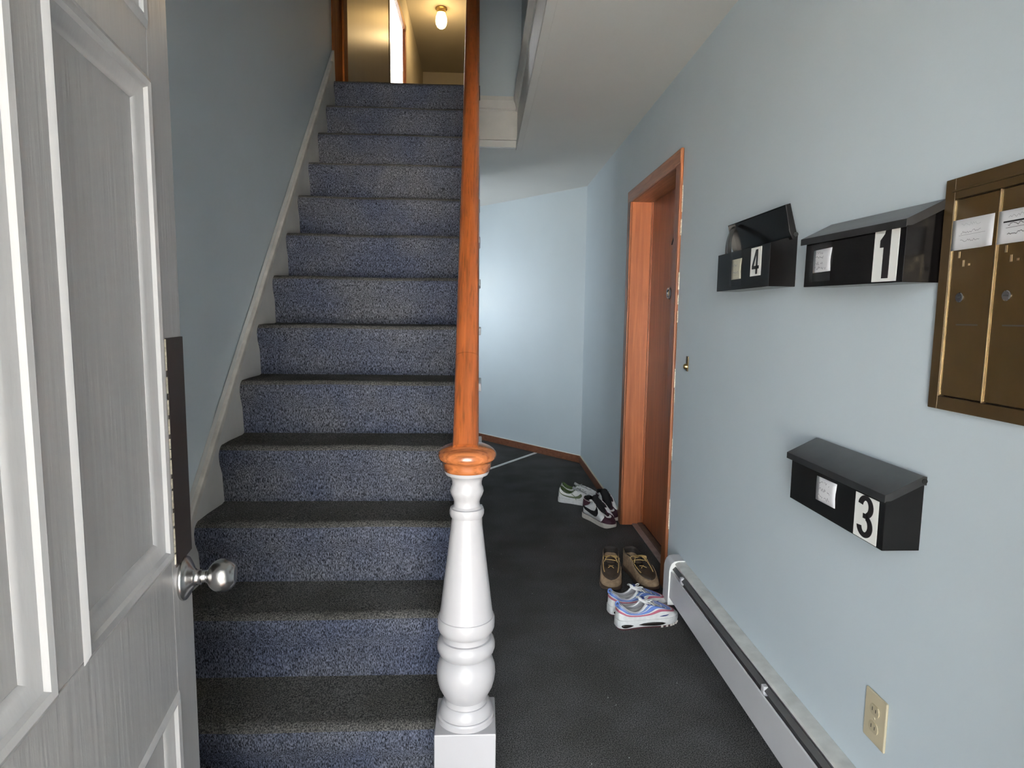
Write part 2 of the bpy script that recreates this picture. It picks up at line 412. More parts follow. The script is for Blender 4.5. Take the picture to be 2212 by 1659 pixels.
o = MB().box(UXL - 0.10, 4.535, ZU, UXL, 6.66, ZT).build('wall_upper_gloss', 'gloss_wall'); struct(o, 'glossy taupe panel wall at the top of the stairs', 'wall')
o = (MB().box(UXL - 0.12, 4.143, ZU - 0.35, UXL + 0.012, 4.42, ZT).box(UXL - 0.12, 4.42, ZU, UXL + 0.024, 4.535, ZT)).build('trim_1', 'casing_up', bevel=0.004); struct(o, 'orange brown wooden casing at the head of the stairs', 'trim')
o = (MB().box(UXL - 0.10, 6.66, ZU, UXL + 0.006, 6.72, 4.78)).build('trim_2', plain('dark_door_edge', (0.04, 0.015, 0.008), 0.4), bevel=0.003); struct(o, 'thin dark door edge beside the bright upstairs opening', 'trim')
o = (MB().box(UXL - 0.02, 7.915, ZU, UXL + 0.016, 7.99, 4.84).box(UXL - 0.02, 6.72, 4.76, UXL + 0.016, 7.99, 4.84)).build('trim_3', 'jambwood', bevel=0.004); struct(o, 'wooden casing around the bright upstairs opening', 'trim')
# bright side room beyond that opening
o = (MB().box(-2.9, 6.2, ZU, -2.8, 8.8, 5.9).box(-2.9, 6.2, ZU, UXL - 0.1, 6.3, 5.9).box(-1.10, 6.3, ZT + 0.1, -1.05, 8.6, 5.9).box(-2.9, 8.55, ZU, UXL - 0.02, 8.65, 3.0).box(-2.9, 8.55, 5.7, UXL - 0.02, 8.65, 5.9)
     .box(-2.9, 8.55, 3.0, -1.45, 8.65, 5.7).box(-2.9, 6.2, 5.9, UXL - 0.05, 8.7, 6.0).box(-2.9, 6.2, ZU - 0.1, UXL - 0.1, 8.7, ZU)).build('wall_side_room', 'wall_warm'); struct(o, 'walls of the bright room seen through the upstairs opening', 'wall')
o = (MB().box(-1.45, 8.57, 3.0, -1.41, 8.63, 5.7).box(-1.03, 8.57, 3.0, -0.98, 8.63, 5.7).box(-1.235, 8.58, 3.0, -1.22, 8.62, 5.7).box(-1.41, 8.57, 3.0, -1.03, 8.63, 3.05).box(-1.41, 8.57, 5.65, -1.03, 8.63, 5.7)).build('window_2', 'trim'); struct(o, 'white framed window glaring in the room upstairs', 'window')

# stairwell fascia (trim): far board and right board, each board with bead and lip
def fascia():
    r = empty('trim_4', (XO, 4.37, ZC)); struct(r, 'white moulded fascia around the stairwell opening', 'trim')
    MB().box(-0.10, 4.37, 2.539, XO + 0.02, 4.39, 2.80).build('fascia_board', 'trim', r, bevel=0.002)
    MB().box(-0.10, 4.382, 2.488, XO + 0.02, 4.39, 2.545).build('fascia_back', 'trim', r)
    MB().box(-0.10, 4.354, 2.486, XO + 0.0, 4.372, 2.532).build('lower_lip', 'trim', r, bevel=0.003)
    prof = [(4.372, 2.725), (4.360, 2.725), (4.352, 2.733), (4.360, 2.742), (4.352, 2.75), (4.340, 2.775), (4.330, 2.785), (4.330, 2.812), (4.39, 2.812), (4.39, 2.725)]
    MB().prism(prof, -0.10, XO, axis=0).build('crown_moulding', 'trim', r, bevel=0.001, angle=25)
    MB().box(XO, 1.85, 2.488, XO + 0.02, 4.39, 2.80).build('fascia_board', 'trim', r, bevel=0.002)
    prof = [(XO + 0.005, 2.725), (XO - 0.008, 2.725), (XO - 0.012, 2.733), (XO - 0.008, 2.742), (XO - 0.014, 2.75), (XO - 0.022, 2.775), (XO - 0.028, 2.785), (XO - 0.028, 2.812), (XO + 0.02, 2.812), (XO + 0.02, 2.725)]
    mb = MB(); k = len(prof)
    vs = [(x, 1.85, z) for x, z in prof] + [(x, 4.36, z) for x, z in prof]
    mb.add(vs, [tuple(range(k)), tuple(range(2 * k - 1, k - 1, -1))] + [(i, (i + 1) % k, k + (i + 1) % k, k + i) for i in range(k)])
    mb.build('crown_moulding', 'trim', r, bevel=0.001, angle=25)
    MB().box(XO - 0.006, 1.85, 2.484, XO + 0.002, 4.365, 2.53).build('lower_lip', 'trim', r, bevel=0.002)
    MB().box(XO - 0.006, 1.85, 2.478, XO + 0.034, 4.40, 2.492).build('ceiling_strip', 'ceiling', r, bevel=0.003)
fascia()

# floor strip
a, b = Vector((0.03, 5.236, 0)), Vector((0.545, 5.955, 0)); dv = (b - a).normalized(); nv = Vector((-dv.y, dv.x, 0)) * 0.016
mb = MB(); q = [a - nv, b - nv, b + nv, a + nv]
mb.add([(p.x, p.y, 0.0) for p in q] + [(p.x, p.y, 0.006) for p in q], [(0, 3, 2, 1), (4, 5, 6, 7), (0, 1, 5, 4), (1, 2, 6, 5), (2, 3, 7, 6), (3, 0, 4, 7)])
o = mb.build('trim_5', 'strip', bevel=0.002); struct(o, 'thin white transition strip across the hall carpet', 'trim')

# ------------------------------------------------------------------ brown apartment door in the right wall
def apartment_door():
    r = empty('door_1', (XR, DY0, 0)); struct(r, 'orange brown wooden apartment door in the blue wall', 'door')
    cw = 0.066
    for nm, y0, y1 in (('casing', DY0 - cw, DY0 + 0.004), ('casing', DY1 - 0.004, DY1 + cw)):
        MB().box(XR - 0.016, y0, 0, XR, y1, DZ + (cw if True else 0)).build(nm, 'casing', r, bevel=0.006, seg=3)
    MB().box(XR - 0.018, DY0 - cw, DZ - 0.006, XR, DY1 + cw, DZ + cw).build('head_casing', 'casing_y', r, bevel=0.010, seg=4)
    MB().box(XR - 0.002, DY1 - 0.004, 0, XR + 0.145, DY1 + 0.03, DZ).build('jamb', 'jambwood', r, bevel=0.002)
    MB().box(XR - 0.002, DY0 - 0.03, 0, XR + 0.145, DY0 + 0.004, DZ).build('jamb', 'jambwood', r, bevel=0.002)
    MB().box(XR - 0.002, DY0, DZ - 0.006, XR + 0.145, DY1, DZ + 0.03).build('head_jamb', 'casing_y', r, bevel=0.002)
    MB().box(XR + 0.118, DY1 - 0.016, 0.02, XR + 0.132, DY1 - 0.003, DZ - 0.006).build('door_stop', 'doorwood', r, bevel=0.002)
    lf = MB().box(XR + 0.128, DY0 + 0.006, 0.022, XR + 0.17, DY1 - 0.006, DZ - 0.008).build('leaf', 'doorwood', r, bevel=0.002)
    MB().box(XR + 0.062, DY0 + 0.004, 0.0, XR + 0.098, DY1 - 0.004, 0.010).build('threshold', plain('worn_threshold', (0.34, 0.27, 0.24), 0.5, var=0.2, scale=20), r, bevel=0.004)
    MB().box(XR + 0.098, DY0 + 0.004, 0.0, XR + 0.13, DY1 - 0.004, 0.016).build('threshold', plain('bare_threshold', (0.11, 0.075, 0.055), 0.5, var=0.3, scale=20), r, bevel=0.003)
    # door viewer ring with dark centre
    xk, yk, zk = XR + 0.128, 3.44, 1.478
    c = MB().lathe([(0.018, 0.004), (0.034, 0.002), (0.036, -0.004), (0.030, -0.010), (0.021, -0.009), (0.018, -0.002)], (xk, yk, zk), n=32, axis=0, cap=False).build('viewer_ring', 'steel', lf, smooth=True)
    MB().lathe([(0.0005, -0.007), (0.012, -0.006), (0.019, -0.001), (0.019, 0.002)], (xk, yk, zk), n=24, axis=0, cap=False).build('viewer_knocker', 'brass', lf, smooth=True)
    # small dark slanting number stroke
    MB().add([(xk - 0.001, 3.385, 1.80), (xk - 0.001, 3.378, 1.80), (xk - 0.001, 3.425, 1.742), (xk - 0.001, 3.435, 1.745),
              (xk - 0.004, 3.385, 1.80), (xk - 0.004, 3.378, 1.80), (xk - 0.004, 3.425, 1.742), (xk - 0.004, 3.435, 1.745)],
             [(0, 1, 2, 3), (4, 7, 6, 5), (0, 4, 5, 1), (1, 5, 6, 2), (2, 6, 7, 3), (3, 7, 4, 0)]).build('dark_mark', 'inkblack', lf)
    # irregular bead of paint along the near casing
    mb = MB(); zz = 0.25
    while zz < 1.9:
        h = random.uniform(0.03, 0.12); w = random.uniform(0.0008, 0.003)
        if random.random() < 0.5:
            mb.box(XR - 0.002 - random.uniform(0, 0.005), DY0 - cw - w, zz, XR + 0.001, DY0 - cw + 0.001, zz + h)
        zz += h * random.uniform(1.0, 1.7)
    mb.build('paint_bead', 'chip', r)
apartment_door()

# ------------------------------------------------------------------ staircase
def staircase():
    r = empty('staircase', (-0.5, NOSE0, 0)); tag(r, 'straight staircase covered in navy charcoal carpet, climbing to the landing', 'staircase')
    xa, xb = XL + 0.016, -0.060
    R = 0.036
    for k in range(13):
        y = NOSE0 + k * RUN; z = (k + 1) * RISE; zb = k * RISE
        back = y + RUN + 0.03 + 0.004
        prof = []; ids = []
        prof.append((y + 0.034, zb)); prof.append((y + 0.024, zb + 0.5 * RISE)); prof.append((y + 0.005, z - 0.068)); 
        n0 = len(prof)
        for i in range(9):
            a = math.pi + (math.pi / 2) * 1.05 * (-i / 8.0) - 0.05
            prof.append((y + R + R * math.cos(a), z - R - 0.004 + (R + 0.004) * math.sin(a)))
        nt_ = len(prof)
        prof.append((y + 0.5 * RUN, z + 0.0015)); prof.append((y + RUN + 0.012, z))
        prof.append((back, z + 0.004)); prof.append((back, zb - 0.0)); 
        if k == 12:
            prof[-2] = (back + 0.1, z + 0.004); prof[-1] = (back + 0.1, zb)
        n = len(prof); mb = MB(); nx = 9
        rows = []
        for i in range(nx):
            x = xa + (xb - xa) * i / (nx - 1); w = 0.0025 * math.sin(i * 1.7 + k * 2.1)
            rows.append([(x, p[0] + (w if 2 <= j < nt_ else 0), p[1] + (0.0018 * math.sin(i * 1.1 + k) if 3 <= j < nt_ + 1 else 0)) for j, p in enumerate(prof)])
        vs = [p for rr in rows for p in rr]; mb.v = vs
        for i in range(nx - 1):
            for j in range(n):
                j2 = (j + 1) % n
                mb.f.append((i * n + j, i * n + j2, (i + 1) * n + j2, (i + 1) * n + j)); mb.m.append(1 if (n0 + 3 <= j < n - 1) else 0)
        mb.f.append(tuple(range(n))); mb.m.append(0); mb.f.append(tuple((nx - 1) * n + j for j in range(n))); mb.m.append(0)
        mb.build('carpeted_step', ['carpet_riser', 'carpet_tread'], r, smooth=True, angle=50)
        # painted tread end on the open side
        xe = 0.008 - 0.016 * (y - 2.0)
        e = MB().prism([(y - 0.004, z - 0.036), (y - 0.008, z - 0.02), (y - 0.004, z - 0.004), (y + RUN + 0.02, z - 0.004), (y + RUN + 0.02, z - 0.036)], -0.075, xe, axis=0)
        e.prism([(y + 0.006, z - 0.036), (y + 0.014, z - 0.058), (y + RUN + 0.016, z - 0.058), (y + RUN + 0.016, z - 0.036)], -0.075, xe - 0.010, axis=0)
        e.build('tread_end', 'newel', r, bevel=0.003)
    # wall skirt and its cap
    zs = lambda yy: 0.751 + 1.064 * (yy - 2.021)
    poly = [(1.20, 0.0), (1.20, 0.17), (1.475, zs(1.475)), (4.12, zs(4.12)), (4.14, 2.80), (4.14, 2.55), (1.75, 0.0)]
    MB().prism(poly, XL + 0.004, XL + 0.020, axis=0).build('skirt_board', 'skirt', r, bevel=0.002)
    mb = MB()
    c = 0.045
    poly = [(1.30, zs(1.30) - 0.002), (4.03, zs(4.03) - 0.002), (4.03, zs(4.03) - c), (1.30, zs(1.30) - c)]
    MB().prism(poly, XL + 0.004, XL + 0.034, axis=0).build('skirt_cap', 'skirt_cap', r, bevel=0.006, seg=3)
    # outer stringer
    poly = [(1.62, 0.0), (1.62, 0.20), (4.10, 2.76), (4.39, 2.80), (4.39, 2.49), (3.83, ZC)]
    MB().prism(poly, -0.078, -0.052, axis=0).build('stringer', 'newel', r)
    return r
staircase()

# ------------------------------------------------------------------ newel post
def newel():
    cx, cy = -0.033, 1.50
    r = empty('newel_post', (cx, cy, 0)); tag(r, 'white turned newel post with a brown wooden cap at the stair foot', 'newel post')
    MB().box(cx - 0.0765, cy - 0.0765, 0, cx + 0.0765, cy + 0.0765, 0.305).build('base_block', 'newel', r, bevel=0.003)
    prof = [(0.071, 0.300), (0.0735, 0.303), (0.0735, 0.318), (0.0710, 0.322), (0.0680, 0.3225), (0.0680, 0.326), (0.0674, 0.330), (0.0660, 0.337), (0.0620, 0.345), (0.0575, 0.350),
            (0.0545, 0.3505), (0.0535, 0.356), (0.0535, 0.364), (0.0560, 0.3675), (0.0620, 0.379), (0.0685, 0.392), (0.0730, 0.408), (0.0752, 0.426), (0.0740, 0.444), (0.0690, 0.459), (0.0615, 0.470), (0.0572, 0.4745),
            (0.0572, 0.479), (0.0650, 0.4795), (0.0705, 0.486), (0.0735, 0.495), (0.0737, 0.506), (0.0705, 0.516), (0.0655, 0.521), (0.0600, 0.5215), (0.0588, 0.530), (0.0600, 0.537),
            (0.0640, 0.5375), (0.0690, 0.543), (0.0718, 0.550), (0.0724, 0.560), (0.0723, 0.573), (0.0705, 0.579), (0.0682, 0.580), (0.0672, 0.583), (0.0365, 0.838),
            (0.0405, 0.8385), (0.0428, 0.845), (0.0430, 0.853), (0.0412, 0.860), (0.0370, 0.861), (0.0328, 0.866), (0.0318, 0.875),
            (0.0340, 0.884), (0.0385, 0.893), (0.0418, 0.903), (0.0405, 0.911), (0.0370, 0.918), (0.0366, 0.926), (0.0390, 0.935), (0.0430, 0.942), (0.0480, 0.9455), (0.0520, 0.946), (0.0545, 0.951), (0.0555, 0.957)]
    prof = [(a, b) for a, b in prof]
    MB().lathe(prof, (cx, cy, 0), n=72).build('turned_shaft', 'newel', r, smooth=True, angle=28)
    cap = [(0.0555, 0.955), (0.0578, 0.958), (0.0590, 0.966), (0.0600, 0.976), (0.0615, 0.980), (0.0672, 0.983), (0.0710, 0.988), (0.0722, 0.995), (0.0712, 1.001), (0.0660, 1.008), (0.0585, 1.0135), (0.0440, 1.020), (0.0250, 1.024), (0.001, 1.025)]
    MB().lathe(cap, (cx, cy, 0), n=64).build('cap', 'capwood', r, smooth=True, angle=50)
newel()

# ------------------------------------------------------------------ handrail
def handrail():
    r = empty('handrail', (-0.036, 1.5, 1.03)); tag(r, 'long varnished brown wooden handrail rising from the newel post', 'handrail')
    sl = 1.033
    prof = []   # (across, up) cross-section
    w = 0.0315
    for i in range(13):
        a = math.pi * i / 12
        prof.append((w * math.cos(a), 0.008 + 0.022 * math.sin(a) ** 0.8))
    prof += [(-w, -0.006), (-0.024, -0.020), (-0.021, -0.030), (0.021, -0.030), (0.024, -0.020), (w, -0.006)]
    L = math.hypot(1, sl); dy, dz = 1 / L, sl / L
    def seg(y0, y1, name):
        rows = []
        for i in range(13):
            y = y0 + (y1 - y0) * i / 12
            x = -0.036 - 0.0100 * (y - 1.5)
            z = 1.022 + 0.018 + sl * (y - 1.5)
            s_ = 1.0 + 0.10 * max(0.0, (y - 2.2) / 1.5)
            rows.append([(x + p[0] * s_, y - dz * p[1], z + dy * p[1]) for p in prof])
        mb = MB(); mb.grid(rows, closed=True)
        n = len(prof); mb.f.append(tuple(range(n))); mb.m.append(0); mb.f.append(tuple(12 * n + j for j in range(n))); mb.m.append(0)
        return mb.build(name, 'railwood', r, smooth=True, angle=60)
    seg(1.472, 1.672, 'rail_end')
    seg(1.6728, 4.395, 'rail')
    for k in range(1, 13):
        y = NOSE0 + k * RUN + 0.07; z0 = (k + 1) * RISE - 0.004; z1 = 1.04 + sl * (y - 1.5) - 0.03
        h = z1 - z0; x = -0.036 - 0.0100 * (y - 1.5)
        pr = [(0.012, 0), (0.012, .12 * h), (0.009, .14 * h), (0.0125, .17 * h), (0.012, .45 * h), (0.008, .60 * h), (0.011, .62 * h), (0.007, .66 * h), (0.008, 1.0 * h)]
        MB().lathe(pr, (x, y, z0), n=12).build('baluster', 'newel', r, smooth=True)
handrail()

# ------------------------------------------------------------------ open front door (leaf swung in on the left)
def front_door():
    W_, T = 0.81, 0.042
    ang = math.radians(99.6)
    P = Vector((-0.474, 1.0, 0)); u = Vector((math.cos(ang), math.sin(ang), 0)); h = P - u * W_ + Vector((-math.sin(ang), math.cos(ang), 0)) * T
    r = empty('door_2', (h.x, h.y, 0.02), ang); struct(r, 'grey white panelled front door standing open', 'door')
    # local x: hinge -> free edge, local -y: viewer's face.  z relative to door bottom 0.02
    z = lambda a: a - 0.02
    cols = [(0.093, 0.374), (0.436, 0.717)]
    rows = [(0.20, 0.755), (0.970, 1.650), (1.722, 1.955)]
    xs = [0, 0.093, 0.374, 0.436, 0.717, W_]
    HT = 2.03
    mb = MB()
    # stiles run full height, rails between
    mb.box(0, -T, 0, 0.093, 0, HT); mb.box(0.717, -T, 0, W_, 0, HT)
    zb = [0.0, z(0.20), z(0.755), z(0.970), z(1.650), z(1.722), z(1.955), HT]
    for i in (0, 2, 4, 6): mb.box(0.093, -T, zb[i], 0.717, 0, zb[i + 1])
    for i in (1, 3, 5): mb.box(0.374, -T, zb[i], 0.436, 0, zb[i + 1])
    mb.build('frame', 'leafpaint', r, local=True, bevel=0.0025)
    for (x0, x1) in cols:
        for (a, b) in rows:
            za, zb_ = z(a), z(b)
            for side in (-1,):
                yf = -T
                p = MB()
                # sunk field with slightly raised centre
                p.box(x0, yf + 0.013, za, x1, -0.010, zb_)
                f = p.build('panel', 'leafpaint', r, local=True)
                # mitred moulding ring: profile (inset, height above sunk field)
                pr = [(-0.004, yf + 0.0), (-0.003, yf - 0.0010), (0.004, yf - 0.0042), (0.011, yf - 0.002), (0.014, yf + 0.003), (0.022, yf + 0.006), (0.029, yf + 0.008), (0.034, yf + 0.0125), (0.034, yf + 0.0135)]
                rg = []
                for d, yy in pr:
                    rg.append([(x0 + d, yy, za + d), (x1 - d, yy, za + d), (x1 - d, yy, zb_ - d), (x0 + d, yy, zb_ - d)])
                MB().grid(rg, closed=True).build('moulding', 'leafmould', f, local=True, smooth=True, angle=30)
    # dark plate at the lock edge
    MB().box(W_ - 0.078, -T - 0.0022, z(0.949), W_ + 0.0005, -T, z(1.297)).build('lock_plate', 'plate', r, local=True, bevel=0.0008)
    mb = MB(); zz = z(0.955)
    while zz < z(1.29):
        hh = random.uniform(0.006, 0.03); w = random.uniform(0.0015, 0.006)
        mb.box(W_ - 0.0795 - w * 0.3, -T - 0.0016, zz, W_ - 0.0785 + w * 0.7, -T + 0.0005, zz + hh); zz += hh * random.uniform(0.9, 1.5)
    mb.build('chipped_edge', 'chip', r, local=True)
    # knob
    kx, kz = W_ - 0.044, z(0.918)
    ro = MB().lathe([(0.0335, -T), (0.0345, -T - 0.003), (0.033, -T - 0.006), (0.025, -T - 0.011), (0.016, -T - 0.0155), (0.0125, -T - 0.019), (0.0115, -T - 0.024), (0.0125, -T - 0.027), (0.010, -T - 0.028), (0.0095, -T - 0.034)], (kx, 0, kz), n=40, axis=1).build('rosette', 'steel', r, local=True, smooth=True, angle=50)
    kp = [(0.0095, -T - 0.033), (0.0100, -T - 0.0345)] + [(0.0262 * math.sin(math.radians(a)), -T - 0.0575 + 0.0232 * math.cos(math.radians(a))) for a in range(24, 146, 7)] + [(0.0140, -T - 0.0772), (0.0125, -T - 0.0768), (0.001, -T - 0.0766)]
    MB().lathe(kp, (kx, 0, kz), n=56, axis=1).build('knob', 'steel', ro, local=True, smooth=True, angle=60)
front_door()

# ------------------------------------------------------------------ baseboard heater
def heater():
    y0, y1 = 0.45, 2.715
    r = empty('baseboard_heater', (XR, y0, 0)); tag(r, 'long white baseboard heater along the foot of the blue wall', 'heater')
    def pr(pts, name, mat, ya, yb, bev=0.0015):
        MB().prism(pts, 0, 1, axis=1)
        mb = MB(); k = len(pts)
        mb.add([(x, ya, z) for x, z in pts] + [(x, yb, z) for x, z in pts], [tuple(range(k)), tuple(range(2 * k - 1, k - 1, -1))] + [(i, (i + 1) % k, k + (i + 1) % k, k + i) for i in range(k)])
        return mb.build(name, mat, r, bevel=bev, angle=25)
    X = XR
    pr([(X, 0.04), (X - 0.005, 0.04), (X - 0.005, 0.244), (X, 0.247)], 'back_plate', 'heater', y0, y1 - 0.005)
    # hood: nearly flat top with rounded lip
    pr([(X, 0.248), (X - 0.030, 0.247), (X - 0.042, 0.243), (X - 0.047, 0.236), (X - 0.0445, 0.234), (X - 0.040, 0.240), (X - 0.030, 0.243), (X, 0.244)], 'hood', 'heater_top', y0, y1 - 0.055)
    # damper blade
    pr([(X - 0.044, 0.226), (X - 0.058, 0.213), (X - 0.0565, 0.211), (X - 0.042, 0.224)], 'damper', 'fin', y0 + 0.01, y1 - 0.07)
    # front panel
    pr([(X - 0.062, 0.205), (X - 0.065, 0.200), (X - 0.068, 0.082), (X - 0.064, 0.076), (X - 0.058, 0.076), (X - 0.0625, 0.084), (X - 0.0605, 0.200)], 'front_panel', 'heater', y0, y1 - 0.055)
    # heating element
    MB().tube([(X - 0.032, y0, 0.12), (X - 0.032, y1 - 0.06, 0.12)], 0.022, n=10).build('heating_element', 'darkgap', r, smooth=True)
    for yy in (1.72, 2.50):
        MB().box(X - 0.060, yy, 0.195, X - 0.045, yy + 0.018, 0.226).build('damper_clip', 'heater', r, bevel=0.002)
    # end cap wraps the whole profile
    pts = [(X, 0.250), (X - 0.030, 0.250), (X - 0.048, 0.246), (X - 0.060, 0.236), (X - 0.066, 0.222), (X - 0.0695, 0.205), (X - 0.0715, 0.045), (X, 0.045)]
    e = pr(pts, 'end_cap', 'heater', y1 - 0.085, y1 - 0.0, 0.004)
    pts2 = [(X, 0.2525), (X - 0.031, 0.2525), (X - 0.049, 0.2485), (X - 0.0622, 0.238), (X - 0.0685, 0.223), (X - 0.0720, 0.205), (X - 0.074, 0.045), (X, 0.045)]
    k = len(pts2); ya, yb = y1 - 0.088, y1 - 0.085
    MB().add([(x, ya, z) for x, z in pts2] + [(x, yb, z) for x, z in pts2], [tuple(range(k)), tuple(range(2 * k - 1, k - 1, -1))] + [(i, (i + 1) % k, k + (i + 1) % k, k + i) for i in range(k)]).build('cap_rib', 'sticker', e, bevel=0.001)
heater()

# ------------------------------------------------------------------ small wall fittings
def outlet():
    yc, zc = 1.295, 0.416
    r = empty('wall_outlet', (XR, yc, zc)); tag(r, 'almond plastic wall outlet above the baseboard heater', 'outlet')
    MB().box(XR - 0.006, yc - 0.038, zc - 0.060, XR, yc + 0.038, zc + 0.060).build('cover_plate', 'almond', r, bevel=0.004, seg=3)
    for dz in (0.021, -0.021):
        mb = MB(); k = 24; P = []
        for i in range(k):
            a = 2 * math.pi * i / k
            P.append((yc + 0.0165 * math.cos(a), zc + dz + max(-0.0125, min(0.0125, 0.0165 * math.sin(a)))))
        o = mb.prism(P, XR - 0.0085, XR - 0.004, axis=0).build('receptacle', 'almond_dark', r, bevel=0.0008)
        MB().box(XR - 0.0088, yc + 0.005, zc + dz - 0.003, XR - 0.0084, yc + 0.007, zc + dz + 0.006).box(XR - 0.0088, yc - 0.007, zc + dz - 0.003, XR - 0.0084, yc - 0.005, zc + dz + 0.005).build('slots', 'darkgap', o)
    MB().lathe([(0.0005, -0.0075), (0.003, -0.007), (0.0035, -0.0055)], (XR, yc, zc), n=14, axis=0).build('screw', 'almond_dark', r, smooth=True)
outlet()

def doorbell():
    y, z = 2.713, 1.135
    r = empty('doorbell', (XR, y, z)); tag(r, 'small dark brass doorbell button beside the brown door', 'doorbell')
    MB().box(XR - 0.004, y - 0.013, z - 0.033, XR, y + 0.013, z + 0.034).build('back_plate', plain('tarnished_brass', (0.16, 0.11, 0.05), 0.4, metal=0.8, var=0.3, scale=80), r, bevel=0.0025, seg=3)
    MB().lathe([(0.0005, -0.0195), (0.008, -0.018), (0.0125, -0.012), (0.0135, -0.004)], (XR, y, z - 0.012), n=24, axis=0).build('button', 'brass', r, smooth=True)
doorbell()

# ------------------------------------------------------------------ mailboxes
def digit_polys(d):
    """outlines in a unit cell, u to the reader's right, v up"""
    if d == '1':
        return [[(0.40, 0.97), (0.44, 1.06), (0.72, 1.06), (0.72, 0.0), (0.38, 0.0), (0.38, 0.68), (0.18, 0.68), (0.18, 0.84)]]
    if d == '4':
        return [[(0.48, 1.0), (0.66, 1.0), (0.27, 0.34), (0.06, 0.34)], [(0.06, 0.34), (0.90, 0.34), (0.90, 0.21), (0.06, 0.21)], [(0.56, 1.0), (0.74, 1.0), (0.74, 0.0), (0.52, 0.0)]]
    return None

def strip3():
    def arc(c, rx, ry, a0, a1, n):
        return [(c[0] + rx * math.cos(math.radians(a0 + (a1 - a0) * i / n)), c[1] + ry * math.sin(math.radians(a0 + (a1 - a0) * i / n))) for i in range(n + 1)]
    o1 = arc((0.46, 0.745), 0.42, 0.275, 172, -78, 20); i1 = arc((0.46, 0.745), 0.16, 0.15, 172, -78, 20)
    o2 = arc((0.46, 0.275), 0.44, 0.285, 78, -172, 20); i2 = arc((0.46, 0.275), 0.17, 0.155, 78, -172, 20)
    return (o1, i1), (o2, i2)

def on_front(pt, a_left, c0, wd, ht, b):
    """(u,v) in cell -> local mailbox coordinates; u runs to the reader's right = decreasing a"""
    return (-b, a_left - pt[0] * wd, c0 + pt[1] * ht)

def scribble(mb, a_left, c0, wd, ht, b, lines, seed, w=0.0007):
    rd = random.Random(seed)
    for ln in range(lines):
        v = 1 - (ln + 0.7) / (lines + 0.4); u = 0.14 + rd.uniform(0, 0.1); end = 0.84 - rd.uniform(0, 0.25); pts = []
        while u < end:
            pts.append((u, v + rd.uniform(-0.07, 0.09))); u += rd.uniform(0.02, 0.05)
            if rd.random() < 0.12 and len(pts) > 2:
                flat_line(mb, pts, a_left, c0, wd, ht, b, w); pts = []; u += 0.04
        if len(pts) > 1: flat_line(mb, pts, a_left, c0, wd, ht, b, w)

def flat_line(mb, pts, a_left, c0, wd, ht, b, w):
    for p, q in zip(pts, pts[1:]):
        A = Vector(on_front(p, a_left, c0, wd, ht, b)); B = Vector(on_front(q, a_left, c0, wd, ht, b))
        t = (B - A)
        if t.length < 1e-6: continue
        t.normalize(); n = Vector((0, -t.z, t.y)) * w
        mb.add([A - n - t * w * .5, B - n + t * w * .5, B + n + t * w * .5, A + n - t * w * .5], [(0, 1, 2, 3)])

